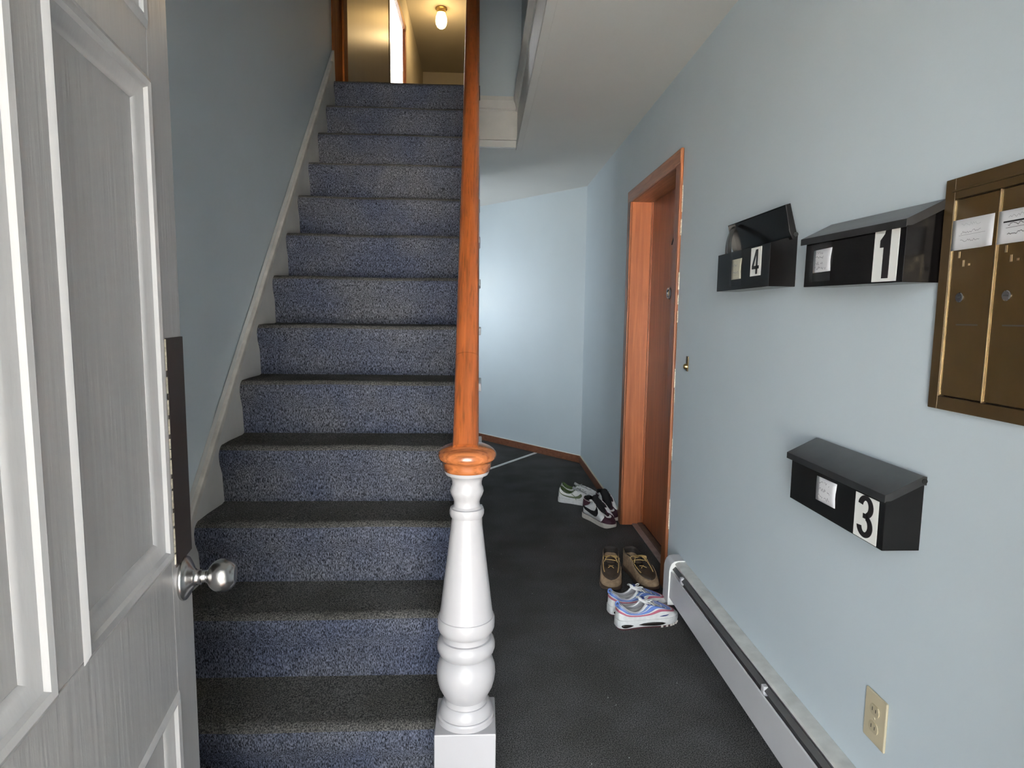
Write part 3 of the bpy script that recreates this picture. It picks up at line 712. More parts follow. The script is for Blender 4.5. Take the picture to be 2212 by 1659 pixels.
def mailbox(name, label, Y0, Z0, tilt, digit, sticker, paper, lid_open, pmat, plines, L=0.392, seed=1):
    D, HF, HB = 0.081, (0.127 if lid_open else 0.110), 0.150
    r = empty(name, (XR, Y0, Z0), 0, tilt); tag(r, label, 'mailbox', 'black wall mailboxes')
    th = 0.0018
    mb = MB()
    mb.box(-D, 0, 0, -D + th, L, HF)                       # front
    mb.box(-th, 0, 0, 0, L, HB)                            # back
    mb.box(-D, 0, 0, 0, L, th)                             # bottom
    for a in (0, L - th):
        mb.prism([(-D, 0), (0, 0), (0, HB), (-D, HF)], a, a + th, axis=1)
    mb.build('body', 'black', r, local=True, bevel=0.0006)
    # lid
    if not lid_open:
        e = 0.012; HL = 0.113
        m = MB(); zt = HB + 0.012; zf = HL + 0.010
        m.prism([(-D - 0.010, zf), (-D - 0.010, zf - 0.016), (-D - 0.0085, zf - 0.016), (-D - 0.0085, zf - 0.002), (-0.004, zt - 0.002), (-0.004, zt), (-0.012, zt + 0.001)], -e, L + e, axis=1)
        for a in (-e, L + e - th):
            m.prism([(-D - 0.010, zf), (-D - 0.010, zf - 0.014), (-D + 0.004, zf - 0.012), (-0.012, zt - 0.018), (-0.004, zt - 0.018), (-0.004, zt)], a, a + th, axis=1)
        ld = m.build('lid', 'black_lid', r, local=True, bevel=0.0008)
        for a in (-e - 0.002, L + e):
            MB().lathe([(0.0055, 0), (0.0055, 0.002)], (-0.010, a, zt - 0.009), n=16, axis=1).build('hinge_pin', 'black', ld, local=True, smooth=True)
    else:
        e = 0.010; h0 = (-0.006, HB - 0.006); ang = math.radians(16); Ld = 0.098
        dx, dz = -math.sin(ang), math.cos(ang); nx, nz = -math.cos(ang), -math.sin(ang)
        def Q(s, n): return (h0[0] + dx * s + nx * n, h0[1] + dz * s + nz * n)
        m = MB()
        m.prism([Q(0, 0), Q(Ld, 0), Q(Ld, 0.016), Q(Ld - th, 0.016), Q(Ld - th, th), Q(0, th)], -e, L + e, axis=1)
        for a in (-e, L + e - th):
            m.prism([Q(-0.004, 0), Q(Ld, 0), Q(Ld, 0.015), Q(0.02, 0.020), Q(-0.004, 0.016)], a, a + th, axis=1)
        ld = m.build('lid', 'black', r, local=True, bevel=0.0008)
        MB().lathe([(0.0065, 0), (0.0065, 0.003)], (h0[0] - 0.006, -e - 0.003, h0[1] + 0.006), n=16, axis=1).build('hinge_pin', 'black_lid', ld, local=True, smooth=True)
        # clear adhesive tape hanging from the lid's far end
        q0, q1 = Q(Ld - 0.012, 0.014), (-D + 0.002, HF - 0.002)
        t = MB(); rows = []
        for i in range(7):
            s_ = i / 6; bx = q0[0] + (q1[0] - q0[0]) * s_ - 0.006 * math.sin(math.pi * s_); bz = q0[1] + (q1[1] - q0[1]) * s_
            rows.append([(bx, L - 0.006 - 0.05 * s_, bz), (bx - 0.003, L - 0.028 - 0.055 * s_, bz + 0.003), (bx, L - 0.05 - 0.06 * s_, bz)])
        t.grid(rows).build('lid_tape', plain('smoky_tape', (0.05, 0.05, 0.05), 0.15, var=0.6, scale=60, alpha=0.75), ld, local=True, smooth=True, solid=0.0006)
    # number sticker
    aL, c0, wd, ht = sticker; b = D
    s = MB().prism([(aL - wd, c0), (aL, c0), (aL, c0 + ht), (aL - wd, c0 + ht)], -b - 0.0008, -b + 0.0002, axis=0).build('number_sticker', 'sticker', r, local=True)
    g = MB(); inn = (aL - 0.12 * wd, c0 + 0.06 * ht, 0.78 * wd, (0.93 if digit == '3' else 0.86) * ht)
    def ap(poly):
        P = [on_front(p, inn[0], inn[1], inn[2], inn[3], b) for p in poly]; k = len(P)
        g.add([(-b - 0.0004, p[1], p[2]) for p in P] + [(-b - 0.0016, p[1], p[2]) for p in P], [tuple(range(k)), tuple(range(2 * k - 1, k - 1, -1))] + [(i, (i + 1) % k, k + (i + 1) % k, k + i) for i in range(k)])
    if digit in '14':
        for p in digit_polys(digit): ap(p)
    else:
        for (o_, i_) in strip3():
            for k in range(len(o_) - 1): ap([o_[k], o_[k + 1], i_[k + 1], i_[k]])
    if digit == '3': ap([(0.34, 0.575), (0.62, 0.575), (0.62, 0.455), (0.34, 0.455)])
    d_ = g.build('numeral', 'inkblack', s, local=True)
    # paper name slip
    aL, c0, wd, ht, rot = paper
    pp = [(aL, c0), (aL - wd, c0 + rot), (aL - wd + 0.002, c0 + ht + rot), (aL - 0.001, c0 + ht)]
    m = MB(); rows = []
    for i in range(6):
        f = i / 5; row = []
        for j in range(6):
            q = j / 5
            a_ = aL - wd * f + 0.001 * math.sin(3 * q + f); c_ = c0 + ht * q + rot * f
            row.append((-b - 0.0012 - 0.0016 * (0.5 - 0.5 * math.cos(2 * math.pi * q)) * f, a_, c_))
        rows.append(row)
    ps = m.grid(rows).build('name_slip', pmat, r, local=True, smooth=True, solid=0.0004)
    m = MB(); scribble(m, aL, c0 + 0.5 * rot, wd, ht, b + 0.0034, plines, seed); m.build('handwriting', 'pencil', ps, local=True)
    if lid_open or seed == 2:
        m = MB(); rows = []
        for i in range(8):
            f = i / 7
            rows.append([(-b - 0.0036 - 0.0012 * math.sin(5 * f + q), aL + 0.008 - (wd + 0.014) * q / 3 + 0.004 * math.sin(9 * f), c0 - 0.022 + (ht + 0.05) * f) for q in range(4)])
        m.grid(rows).build('clear_tape', 'tape', ps, local=True, smooth=True)
    return r

mailbox('wall_mailbox', 'black mailbox number 4 with its lid flipped open', 1.798, 1.434, 0.0, '4', (0.127, 0.036, 0.073, 0.087), (0.272, 0.034, 0.078, 0.066, 0.0), True, 'paper_old', 2, L=0.400, seed=1)
mailbox('wall_mailbox', 'black mailbox number 1 touching the bronze mail panel, lid closed', 1.213, 1.414, 0.020, '1', (0.098, 0.003, 0.079, 0.110), (0.340, 0.034, 0.080, 0.056, 0.002), False, 'paper', 4, L=0.382, seed=2)
mailbox('wall_mailbox', 'black mailbox number 3 hanging low on the wall above the outlet', 1.209, 0.855, 0.0, '3', (0.100, 0.002, 0.081, 0.098), (0.260, 0.034, 0.086, 0.060, 0.001), False, 'paper', 3, L=0.388, seed=3)

# ------------------------------------------------------------------ bronze mail panel
def bronze_panel():
    r = empty('mail_panel', (XR, 0.8, 1.16)); tag(r, 'bronze recessed mail panel with tall narrow doors and taped slips', 'mail panel')
    y1 = 1.2; z0, z1 = 1.163, 1.610; y0 = 0.830; T = 0.016
    f = MB()
    f.box(XR - T, y1 - 0.025, z0, XR, y1, z1); f.box(XR - T, y0, z0, XR, y0 + 0.025, z1)
    f.box(XR - T, y0 + 0.025, z0, XR, y1 - 0.025, z0 + 0.026); f.box(XR - T, y0 + 0.025, z1 - 0.040, XR, y1 - 0.025, z1)
    fr = f.build('frame', 'bronzeframe', r, bevel=0.0015)
    MB().box(XR - T - 0.0025, y0 + 0.02, z1 - 0.026, XR - T + 0.001, y1 - 0.020, z1 - 0.022).build('frame_ridge', 'bronzeframe', fr, bevel=0.0008)
    MB().box(XR - 0.004, y0 + 0.02, z0 + 0.02, XR, y1 - 0.02, z1 - 0.03).build('backing', 'darkgap', r)
    MB().box(XR - T + 0.001, y1 - 0.0272, z0 + 0.026, XR - 0.004, y1 - 0.0248, z1 - 0.042).build('edge_strip', 'brightbrass', r)
    for i in range(3):
        ya = 1.1735 - i * 0.1060; yb = ya - 0.1045
        d = MB().box(XR - T + 0.003, yb, z0 + 0.028, XR - 0.005, ya, z1 - 0.042).build('mail_door', 'bronze', r, bevel=0.0012)
        MB().box(XR - T + 0.0005, yb - 0.0016, z0 + 0.026, XR - 0.006, yb - 0.0001, z1 - 0.041).build('edge_strip', 'brightbrass', d)
        xs = XR - T + 0.003
        yl = ya - 0.030
        lk = MB().lathe([(0.0095, 0.0), (0.0095, -0.0012), (0.008, -0.0022), (0.0005, -0.0020)], (xs, yl, 1.382), n=24, axis=0).build('lock', 'steel', d, smooth=True)
        MB().box(xs - 0.0026, yl - 0.005, 1.3810, xs - 0.0018, yl + 0.005, 1.3830).build('keyhole', 'darkgap', d)
        MB().box(xs - 0.0005, ya - 0.079, 1.329, xs + 0.001, ya - 0.027, 1.3315).build('slot', 'darkgap', d)
        for (dy, zc) in ((0.020, 1.463), (0.032, 1.446), (0.046, 1.447)):
            MB().box(xs - 0.0006, ya - dy - 0.0022, zc - 0.006, xs + 0.001, ya - dy + 0.0022, zc + (0.006 if dy < 0.04 else -0.002)).build('peep_slot', 'brightbrass', d)
        # taped paper slip
        rows = []
        for a in range(9):
            q = a / 8; yy = ya + 0.001 - 0.098 * q; row = []
            for c in range(4):
                w = c / 3
                row.append((xs - 0.0022 - 0.006 * max(0, q - 0.75) * (1 - w) * 4 * (1 if i == 0 else 0), yy - 0.006 * (q > 0.9) * (1 - w), 1.472 + 0.057 * w - 0.003 * (1 - q) * 0))
            rows.append(row)
        s = MB().grid(rows).build('name_slip', 'paper', d, smooth=True, solid=0.0005)
        m = MB()
        rd = random.Random(20 + i)
        def ln(pts, w):
            for p, q in zip(pts, pts[1:]):
                A = Vector((xs - 0.0031, p[0], p[1])); B = Vector((xs - 0.0031, q[0], q[1])); t = (B - A).normalized(); n = Vector((0, -t.z, t.y)) * w
                m.add([A - n, B - n, B + n, A + n], [(0, 1, 2, 3)])
        for row_z, w in ((1.518, 0.0003), (1.504, 0.0007), (1.489, 0.0007)):
            u = 0.022; pts = []
            while u < 0.07:
                pts.append((ya - u, row_z + rd.uniform(-0.003, 0.003))); u += rd.uniform(0.002, 0.004)
            ln(pts, w * 0.6)
        ln([(ya - 0.018, 1.4985), (ya - 0.080, 1.4995)], 0.0003)
        if i == 1: ln([(ya - 0.012, 1.509), (ya - 0.092, 1.509)], 0.0013)
        m.build('handwriting', 'pencil' if i != 1 else 'inkblack', s)
bronze_panel()

# ------------------------------------------------------------------ lamp upstairs
def lamp():
    x, y, z = -0.535, 8.28, ZT
    r = empty('ceiling_lamp', (x, y, z)); tag(r, 'small glowing jar lamp on the ceiling upstairs', 'lamp')
    MB().lathe([(0.001, -0.0), (0.070, 0.0), (0.072, -0.012), (0.060, -0.020), (0.055, -0.050), (0.062, -0.055), (0.060, -0.062), (0.001, -0.062)][::-1], (x, y, z), n=32).build('base', 'brass', r, smooth=True)
    MB().lathe([(0.001, -0.245), (0.025, -0.242), (0.050, -0.225), (0.066, -0.195), (0.072, -0.155), (0.068, -0.110), (0.055, -0.075), (0.050, -0.058)], (x, y, z), n=32).build('glass_jar', 'glass', r, smooth=True)
    d = bpy.data.lights.new('lamp_bulb', 'POINT'); d.energy = 4; d.color = (1.0, 0.68, 0.32); d.shadow_soft_size = 0.07
    l = bpy.data.objects.new('lamp_bulb', d); COL.objects.link(l); l.location = (x, y - 0.0, z - 0.36)
lamp()

# ------------------------------------------------------------------ shoes
FOOT = [(0.0, 0.0), (0.012, 0.018), (0.055, 0.030), (0.15, 0.0345), (0.35, 0.0345), (0.55, 0.042), (0.70, 0.0475), (0.82, 0.046), (0.92, 0.036), (0.98, 0.019), (1.0, 0.0)]

class Shoe:
    def __init__(s, name, label, cat, group, loc, heading, L, zs, rim, wk=1.0, bulge=0.75, lean=0.10, N=49):
        s.L, s.zs, s.N = L, zs, N
        s.root = empty(name, loc, heading); tag(s.root, label, cat, group)
        s.foot = [(p[0] * L, p[1] * wk) for p in catmull(FOOT, N)]
        s.rim = [(p[0] * L, max(0, p[1]), p[2]) for p in catmull(rim, N)]
        s.bulge, s.lean = bulge, lean
    def zsole(s, x):
        t = x / s.L
        return s.zs * (1.0 + 0.25 * max(0, 0.35 - t) / 0.35 * 0.6) if callable(s.zs) is False else s.zs(t)
    def S(s, u, side, q, off=0.0):
        i = u * (s.N - 1); a = min(int(i), s.N - 2); w = i - a
        f = [s.foot[a][k] * (1 - w) + s.foot[a + 1][k] * w for k in range(2)]
        m = [s.rim[a][k] * (1 - w) + s.rim[a + 1][k] * w for k in range(3)]
        z0 = s.zsole(f[0])
        P0 = np.array([f[0], f[1], z0]); P2 = np.array(m)
        P1 = np.array([f[0] + (m[0] - f[0]) * s.lean, f[1] + (m[1] - f[1]) * s.lean + 0.002, z0 + (m[2] - z0) * s.bulge])
        P = (1 - q) ** 2 * P0 + 2 * q * (1 - q) * P1 + q * q * P2
        if off:
            c = np.array([s.L * 0.5, 0, z0 + 0.01])
            n = P - np.array([min(max(P[0], 0.22 * s.L), 0.72 * s.L), 0, z0 + 0.0]); n[2] *= 0.6
            n /= max(1e-6, np.linalg.norm(n)); P = P + n * off
        return (P[0], P[1] * side, P[2])
    def upper(s, mat, name='upper'):
        rows = []
        for j in range(11):
            q = j / 10
            row = [s.S(i / (s.N - 1), 1, q) for i in range(s.N)] + [s.S(i / (s.N - 1), -1, q) for i in range(s.N - 2, 0, -1)]
            rows.append(row)
        return MB().grid(rows, closed=True).build(name, mat, s.root, local=True, smooth='all', solid=0.003)
    def lining(s, mat):
        rows = []
        for j in range(6):
            q = 1.0 - 0.5 * j / 5
            row = []
            for sd in (1, -1):
                rg = range(s.N) if sd == 1 else range(s.N - 2, 0, -1)
                for i in rg:
                    p = s.S(i / (s.N - 1), sd, q)
                    c = (0.36 * s.L, 0)
                    k = 0.90 if q < 0.99 else 0.97
                    row.append((c[0] + (p[0] - c[0]) * k, p[1] * (k - 0.02), p[2] + (0.005 if j == 0 else 0.0)))
            rows.append(row)
        o = MB().grid(rows, closed=True).build('lining', mat, s.root, local=True, smooth='all')
        ins = [(x * 0.9 + 0.03 * s.L, y * 0.85) for x, y in s.foot]; P = ins + [(x, -y) for x, y in ins[-2:0:-1]]
        MB().add([(x, y, s.zsole(x) + 0.012) for x, y in P], [tuple(range(len(P)))]).build('insole', mat, o, local=True)
        return o
    def sole(s, mat, z0=0.0, z1=None, flare=1.05, name='sole', grow=0.003, x0=0.0, x1=1.0):
        out = []
        for x, y in s.foot:
            out.append((s.L * 0.5 + (x - s.L * 0.5) * (1 + 2 * grow / s.L), y * flare + (0.001 if y > 0 else 0)))
        P = out + [(x, -y) for x, y in out[-2:0:-1]]
        r0, r1, r2 = [], [], []
        for x, y in P:
            zt = (s.zsole(max(0, x)) + 0.003) if z1 is None else z1
            spring = 0.010 * max(0, (x / s.L - 0.86) / 0.14) ** 2
            r0.append((s.L * .5 + (x - s.L * .5) * 0.985, y * 0.95, z0 + spring)); r1.append((x, y, z0 + spring + 0.004)); r2.append((x, y, zt))
        mb = MB().grid([r0, r1, r2], closed=True); n = len(P)
        mb.f.append(tuple(range(n))[::-1]); mb.m.append(0); mb.f.append(tuple(2 * n + i for i in range(n))); mb.m.append(0)
        return mb.build(name, mat, s.root, local=True, smooth=True, angle=40)
    def patch(s, spec, side, name, mat, parent, off=0.0014, n=24, nq=4):
        """spec: list of (u, qlow, qhigh) interpolated along u"""
        us = [p[0] for p in spec]; rows = []
        for i in range(n):
            u = us[0] + (us[-1] - us[0]) * i / (n - 1)
            ql = float(np.interp(u, us, [p[1] for p in spec])); qh = float(np.interp(u, us, [p[2] for p in spec]))
            rows.append([s.S(u, side, ql + (qh - ql) * j / nq, off) for j in range(nq + 1)])
        return MB().grid(rows).build(name, mat, parent, local=True, smooth='all', solid=0.0012)
    def band(s, q0, q1, name, mat, parent, ua=0.0, off=0.0014):
        """band running from heel round the toe to the other heel side"""
        k = 40; seq = [(ua + (1 - ua) * i / k, 1) for i in range(k + 1)] + [(ua + (1 - ua) * i / k, -1) for i in range(k - 1, -1, -1)]
        f0 = q0 if callable(q0) else (lambda u: q0); f1 = q1 if callable(q1) else (lambda u: q1)
        rows = [[s.S(u, sd, f0(u) + (f1(u) - f0(u)) * j / 3, off) for j in range(4)] for u, sd in seq]
        return MB().grid(rows).build(name, mat, parent, local=True, smooth='all', solid=0.0012)
    def tongue(s, mat, ua=0.58, zt=0.03, back=0.10, wid=0.021):
        i0 = int(ua * (s.N - 1)); xa, _, za = s.rim[i0]; xb, _, zb = s.rim[-1]
        rows = []
        for i in range(9):
            f = i / 8; x = xb + 0.006 + (xa - back * s.L * 0.6 - xb) * f; z = zb - 0.002 + (za + zt - zb) * f ** 1.0
            w = wid * (0.55 + 0.45 * min(1, f * 2)) * (1.0 if f < 0.9 else 0.85)
            rows.append([(x - 0.004 * abs(t) * f, w * t, z - 0.010 * t * t) for t in (-1, -0.6, -0.2, 0.2, 0.6, 1)])
        return MB().grid(rows).build('tongue', mat, s.root, local=True, smooth='all', solid=0.005)
    def laces(s, mat, parent, n=5, ua=0.60, ub=0.92, r=0.0026, lift=0.004, bow=True, drop=0.0, bs=1.0):
        out = []
        for k in range(n):
            u = ub + (ua - ub) * k / max(1, n - 1)
            i = int(u * (s.N - 1)); x, y, z = s.rim[i]; y = max(y, 0.012)
            pts = []
            for t in np.linspace(-1, 1, 9):
                pts.append((x - 0.012 * (t + 1) / 2 * (1 if k % 2 else -1) + 0.003, (y + 0.005) * t, z + lift * (1 - 0.6 * t * t) + 0.001 - drop * (1 - t * t)))
            MB().tube(pts, r, n=6, flat=0.6).build('lace', mat, parent, local=True, smooth='all')
        if bow:
            i = int(ua * (s.N - 1)); x, y, z = s.rim[i]
            for sd in (1, -1):
                pts = []
                for k in range(15):
                    a = math.pi * 2 * k / 14
                    pts.append((x + 0.012 + bs * 0.016 * (1 - math.cos(a)) * 0.8, sd * (0.004 + bs * (0.014 * math.sin(a / 2) + 0.007 * math.sin(a))), z + 0.010 + bs * 0.007 * math.sin(a / 2)))
                MB().tube(pts, r, n=6).build('lace_loop', mat, parent, local=True, smooth='all')
                pts = [(x + 0.010, sd * 0.003, z + 0.010), (x + 0.022, sd * 0.016, z + 0.012), (x + 0.036, sd * 0.028, z + 0.004), (x + 0.046, sd * 0.033, z - 0.008)]
                MB().tube(pts, r * 0.8, n=6).build('lace_end', mat, parent, local=True, smooth='all')

SM = lambda n, c, r=0.6, **k: plain(n, c, r, var=k.pop('var', 0.08), scale=k.pop('scale', 60), bump=k.pop('bump', 0.15), bscale=300, **k)
M['s_white'] = SM('shoe_white_leather', (0.72, 0.71, 0.69), 0.45)
M['s_cream'] = SM('shoe_cream_rubber', (0.62, 0.57, 0.50), 0.5)
M['s_green'] = SM('shoe_olive_green', (0.16, 0.19, 0.10), 0.6)
M['s_greenlining'] = SM('shoe_green_lining', (0.07, 0.11, 0.035), 0.9)
M['s_grey'] = SM('shoe_grey_laces', (0.33, 0.33, 0.34), 0.9)
M['s_burg'] = SM('shoe_burgundy_suede', (0.045, 0.011, 0.022), 0.8)
M['s_black'] = SM('shoe_black_fabric', (0.008, 0.007, 0.008), 0.9)
M['s_blue'] = SM('shoe_blue_stripe', (0.13, 0.22, 0.55), 0.5)
M['s_blue2'] = SM('shoe_slate_blue_stripe', (0.17, 0.25, 0.48), 0.5)
M['s_pink'] = SM('shoe_pink_stripe', (0.50, 0.13, 0.19), 0.5)
M['s_tan'] = SM('shoe_tan_suede', (0.34, 0.235, 0.145), 0.9, var=0.25)
M['s_brown'] = SM('shoe_dark_brown_leather', (0.050, 0.033, 0.022), 0.55, var=0.3)
M['s_brownsole'] = SM('shoe_brown_sole', (0.10, 0.062, 0.040), 0.7, var=0.2)
M['s_yellow'] = SM('shoe_straw_laces', (0.55, 0.37, 0.14), 0.8)
M['s_airdark'] = SM('shoe_dark_sole_window', (0.020, 0.015, 0.013), 0.2, bump=0)
M['s_maroon'] = SM('shoe_maroon_outsole', (0.07, 0.02, 0.025), 0.7)
M['s_navy'] = SM('shoe_navy_label', (0.02, 0.035, 0.16), 0.6)

LOW = [(0.035, 0, 0.108), (0.040, 0.016, 0.107), (0.075, 0.026, 0.099), (0.16, 0.031, 0.080), (0.27, 0.031, 0.071), (0.36, 0.029, 0.080), (0.43, 0.025, 0.100), (0.53, 0.020, 0.094), (0.63, 0.016, 0.080), (0.70, 0.010, 0.070), (0.725, 0, 0.068)]
HIGH = [(0.045, 0, 0.142), (0.050, 0.018, 0.142), (0.080, 0.029, 0.140), (0.15, 0.034, 0.135), (0.24, 0.035, 0.134), (0.31, 0.034, 0.141), (0.37, 0.029, 0.143), (0.48, 0.023, 0.108), (0.60, 0.018, 0.084), (0.68, 0.011, 0.072), (0.705, 0, 0.069)]
MOC = [(0.012, 0, 0.112), (0.018, 0.021, 0.112), (0.050, 0.034, 0.110), (0.12, 0.040, 0.105), (0.20, 0.0415, 0.100), (0.27, 0.040, 0.100), (0.33, 0.036, 0.101), (0.38, 0.031, 0.090), (0.42, 0.027, 0.079), (0.455, 0.017, 0.073), (0.47, 0, 0.072)]

def running(label, loc, heading, mirror):
    s = Shoe('running_shoe', label, 'shoe', 'white running shoes by the heater', loc, heading, 0.292, 0.036, LOW, bulge=0.78, lean=0.06)
    up = s.upper('s_white'); s.lining('s_grey' if False else SM('shoe_pale_grey_lining', (0.40, 0.39, 0.40), 0.9))
    sol = s.sole('s_white', z0=0.008, flare=1.04)
    out = s.sole('s_maroon', z0=0.0, z1=0.010, flare=0.985, name='outsole', grow=-0.001)
    # sole windows and tread lugs, on both flanks
    for sd in (1, -1):
        for (ua, ub) in ((0.17, 0.34), (0.38, 0.62)):
            rows = []
            for i in range(8):
                u = ua + (ub - ua) * i / 7; k = u * (s.N - 1); a = int(k); w = k - a
                x = s.foot[a][0] * (1 - w) + s.foot[a + 1][0] * w; y = (s.foot[a][1] * (1 - w) + s.foot[a + 1][1] * w) * 1.04 + 0.0025
                e = 0.0052 * math.sin(math.pi * i / 7) ** 0.5
                rows.append([(x, y * sd, 0.020 - 1.5 * e), (x, (y + 0.0006) * sd, 0.020), (x, y * sd, 0.020 + 1.5 * e)])
            MB().grid(rows).build('sole_window', 's_airdark', sol, local=True, smooth='all', solid=0.0008)
        for i in range(6):
            u = 0.60 + i * 0.055; k = int(u * (s.N - 1)); x, y = s.foot[k]; 
            MB().box(x - 0.005, (y * 1.0 - 0.012) * sd, 0.0, x + 0.005, (y * 1.02 + 0.001) * sd, 0.011).build('tread_lug', 's_cream', out, local=True, bevel=0.001)
    wv = lambda b, a: (lambda u: b + a * math.sin(2 * math.pi * (u * 1.15 - 0.10)))
    s.band(0.62, 0.80, 'blue_band', 's_blue', up); s.band(0.84, 0.93, 'upper_blue_band', 's_blue2', up, ua=0.0)
    s.band(0.40, 0.535, 'pink_band', 's_pink', up)
    for sd in (1, -1):
        s.patch([(0.56, 0.16, 0.17), (0.60, 0.14, 0.19), (0.64, 0.15, 0.20), (0.68, 0.20, 0.215)], sd, 'swoosh', 's_navy', up, n=10)
        s.patch([(0.60, 0.90, 0.98), (0.66, 0.88, 0.98)], sd, 'eyelet_tab', 's_navy', up, n=6, off=0.002)
    t = s.tongue('s_white', zt=0.040, back=0.12)
    MB().box(0.117, -0.009, 0.119, 0.128, 0.009, 0.1248).build('tongue_label', 's_navy', t, local=True, bevel=0.001)
    s.laces('s_white', t, n=5, r=0.0024)
    # heel pull loop
    MB().tube([(0.0035 + 0.0085 * math.cos(a * math.pi / 8), 0.0, 0.109 + 0.0095 * math.sin(a * math.pi / 8)) for a in range(16)], 0.0035, n=8, closed=True).build('heel_loop', 's_blue', up, local=True, smooth='all')
    return s

running('white running shoe with blue and pink bands, nearer of the pair', (0.592, 2.515, 0), math.radians(13), 1)
running('white running shoe with blue and pink bands, behind its twin', (0.585, 2.640, 0), math.radians(14), -1)

def moc(label, loc, heading):
    s = Shoe('leather_boot', label, 'shoe', 'brown laced boots on the carpet', loc, heading, 0.312, 0.019, MOC, wk=1.12, bulge=0.88, lean=0.03)
    up = s.upper('s_tan'); s.lining(SM('shoe_black_brown_lining', (0.022, 0.016, 0.013), 0.8)); s.sole('s_brownsole', flare=1.05, z0=0.0)
    # dark vamp over the toe, inside a tan apron seam
    v = s.band(lambda u: 0.58 - 0.22 * max(0.0, (u - 0.66) / 0.34) ** 0.7, 1.0, 'vamp', 's_brown', up, ua=0.64, off=0.0015)
    pts = [s.S(0.62 + 0.38 * i / 20, 1, 0.57 - 0.22 * (i / 20) ** 0.7, 0.002) for i in range(21)] + [s.S(0.62 + 0.38 * i / 20, -1, 0.57 - 0.22 * (i / 20) ** 0.7, 0.002) for i in range(19, -1, -1)]
    MB().tube(pts, 0.0020, n=6).build('apron_seam', 's_tan', up, local=True, smooth='all')
    for sd in (1, -1):
        s.patch([(0.02, 0.80, 1.0), (0.40, 0.84, 1.0)], sd, 'collar', 's_brown', up, n=14)
        for u in (0.60, 0.67):
            p = s.S(u, sd, 0.86, 0.0025)
            MB().lathe([(0.0045, 0), (0.0055, 0.001), (0.0045, 0.002), (0.003, 0.002)], p, n=12, axis=1).build('eyelet', 's_yellow', up, local=True, smooth='all')
    t = s.tongue('s_brown', ua=0.66, zt=0.002, back=0.0, wid=0.026)
    s.laces('s_yellow', t, n=2, ua=0.66, ub=0.76, r=0.0026, lift=0.007, bs=1.5)
    a = s.S(1.0, 1, 0.92)
    x = 0.585 * s.L
    # stitched cross on the vamp
    for sd in (1, -1):
        MB().tube([(x - 0.012, -0.012 * sd, 0.0765), (x, 0, 0.0790), (x + 0.016, 0.014 * sd, 0.0750)], 0.0018, n=6).build('cross_lace', 's_yellow', t, local=True, smooth='all')
    # laces running down each side of the vamp
    for sd in (1, -1):
        MB().tube([s.S(0.62 + 0.22 * i / 8, sd, 0.95 - 0.33 * (i / 8) ** 1.4, 0.003) for i in range(9)], 0.0022, n=6).build('side_lace', 's_yellow', t, local=True, smooth='all')
    return s

moc('brown leather laced boot with tan sides, nearer the stairs', (0.704, 3.172, 0), math.radians(-101))
moc('brown leather laced boot with tan sides, nearer the heater', (0.797, 3.168, 0), math.radians(-79))

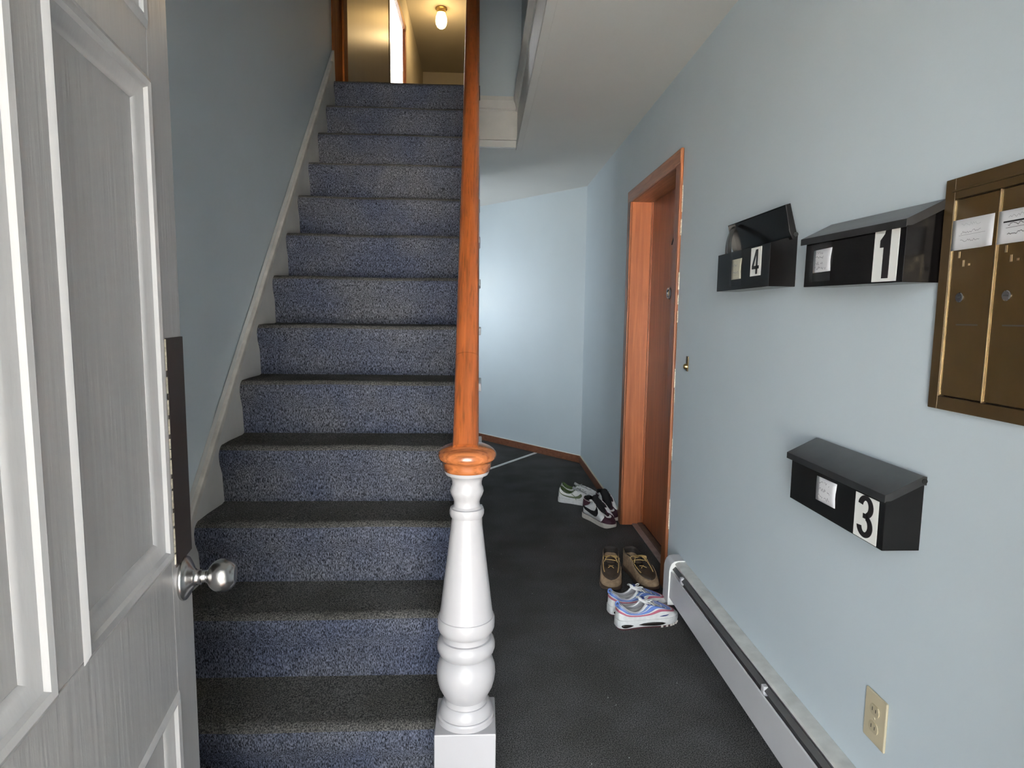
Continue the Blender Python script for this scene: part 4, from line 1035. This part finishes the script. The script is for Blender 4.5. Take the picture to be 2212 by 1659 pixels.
def hightop(label, loc, heading, straps):
    s = Shoe('high_top_sneaker', label, 'shoe', 'burgundy high-top sneakers by the door', loc, heading, 0.300, 0.027, HIGH, bulge=0.80, lean=0.06)
    up = s.upper('s_burg'); s.lining('s_black'); s.sole('s_cream', flare=1.05)
    for sd in (1, -1):
        w = s.patch([(0.26, 0.05, 0.30), (0.36, 0.04, 0.52), (0.46, 0.04, 0.78), (0.56, 0.04, 0.90), (0.66, 0.05, 0.90), (0.74, 0.34, 0.90), (0.82, 0.66, 0.88)], sd, 'side_panel', 's_white', up, n=24, off=0.0034)
        s.patch([(0.24, 0.36, 0.40), (0.32, 0.22, 0.36), (0.42, 0.14, 0.32), (0.50, 0.12, 0.34), (0.55, 0.16, 0.44), (0.60, 0.30, 0.60), (0.62, 0.48, 0.64)], sd, 'swoosh', 's_black', w, n=24, off=0.0050)
        s.patch([(0.46, 0.80, 0.97), (0.54, 0.86, 0.985), (0.58, 0.9, 0.99)], sd, 'eyelet_flap', 's_white', up, n=8, off=0.0045)
        s.patch([(0.10, 0.86, 0.90), (0.45, 0.84, 0.88)], sd, 'collar_line', 's_white', up, n=16, off=0.002)
    s.band(0.66, 0.80, 'toe_band', 's_white', up, ua=0.86)
    t = s.tongue('s_black', ua=0.60, zt=0.030, back=0.06, wid=0.026)
    s.laces('s_black', t, n=6, ua=0.60, ub=0.93, r=0.0026, bow=False)
    for k in range(6):
        for sd in straps:
            u = 0.64 + 0.055 * k; p = s.S(u, sd, 0.99, 0.003); q = s.S(u, sd, 0.80, 0.004)
            MB().tube([q, p, (p[0] - 0.004, p[1] * 0.5, p[2] + 0.003)], 0.0026, n=6).build('lace_strap', 's_white', t, local=True, smooth='all')
    return s

hightop('burgundy high-top sneaker with white side panel and black swoosh, in front', (0.708, 4.025, 0), math.radians(-61), (-1,))
hightop('burgundy high-top sneaker half hidden behind its twin by the baseboard', (0.834, 4.185, 0), math.radians(-81), ())

def lowsneaker(label, loc, heading):
    s = Shoe('low_sneaker', label, 'shoe', 'white sneakers with green lining', loc, heading, 0.300, 0.028, LOW, bulge=0.80, lean=0.06)
    up = s.upper('s_white'); s.lining('s_greenlining'); s.sole('s_white', flare=1.05)
    for sd in (1, -1):
        s.patch([(0.08, 0.66, 0.69), (0.22, 0.44, 0.52), (0.34, 0.30, 0.46), (0.44, 0.24, 0.46), (0.52, 0.26, 0.52), (0.58, 0.40, 0.60), (0.60, 0.52, 0.62)], sd, 'swoosh', 's_green', up, n=24)
        s.patch([(0.60, 0.45, 0.46), (0.72, 0.20, 0.215), (0.80, 0.05, 0.06)], sd, 'toe_seam', 's_grey', up, n=16)
    MB().tube([s.S(0.46, -1, 0.90, 0.003), s.S(0.463, -1, 0.5, 0.004), s.S(0.466, -1, 0.1, 0.004)], 0.0022, n=6).build('dark_strap', 's_green', up, local=True, smooth='all')
    t = s.tongue('s_grey', zt=0.030, back=0.10)
    s.laces('s_grey', t, n=6, ua=0.58, ub=0.93, r=0.0034, bow=False)
    for k in range(6):
        u = 0.60 + 0.06 * k
        p = s.S(u, -1, 0.98, 0.003); q = s.S(u, -1, 0.82, 0.004)
        MB().tube([q, p], 0.003, n=6).build('lace_strap', 's_white', t, local=True, smooth='all')
    return s

lowsneaker('white low sneaker with green swoosh and lining, in front', (0.575, 4.370, 0), math.radians(-25))
lowsneaker('white low sneaker mostly hidden behind its twin with green lining', (0.600, 4.475, 0), math.radians(-20))
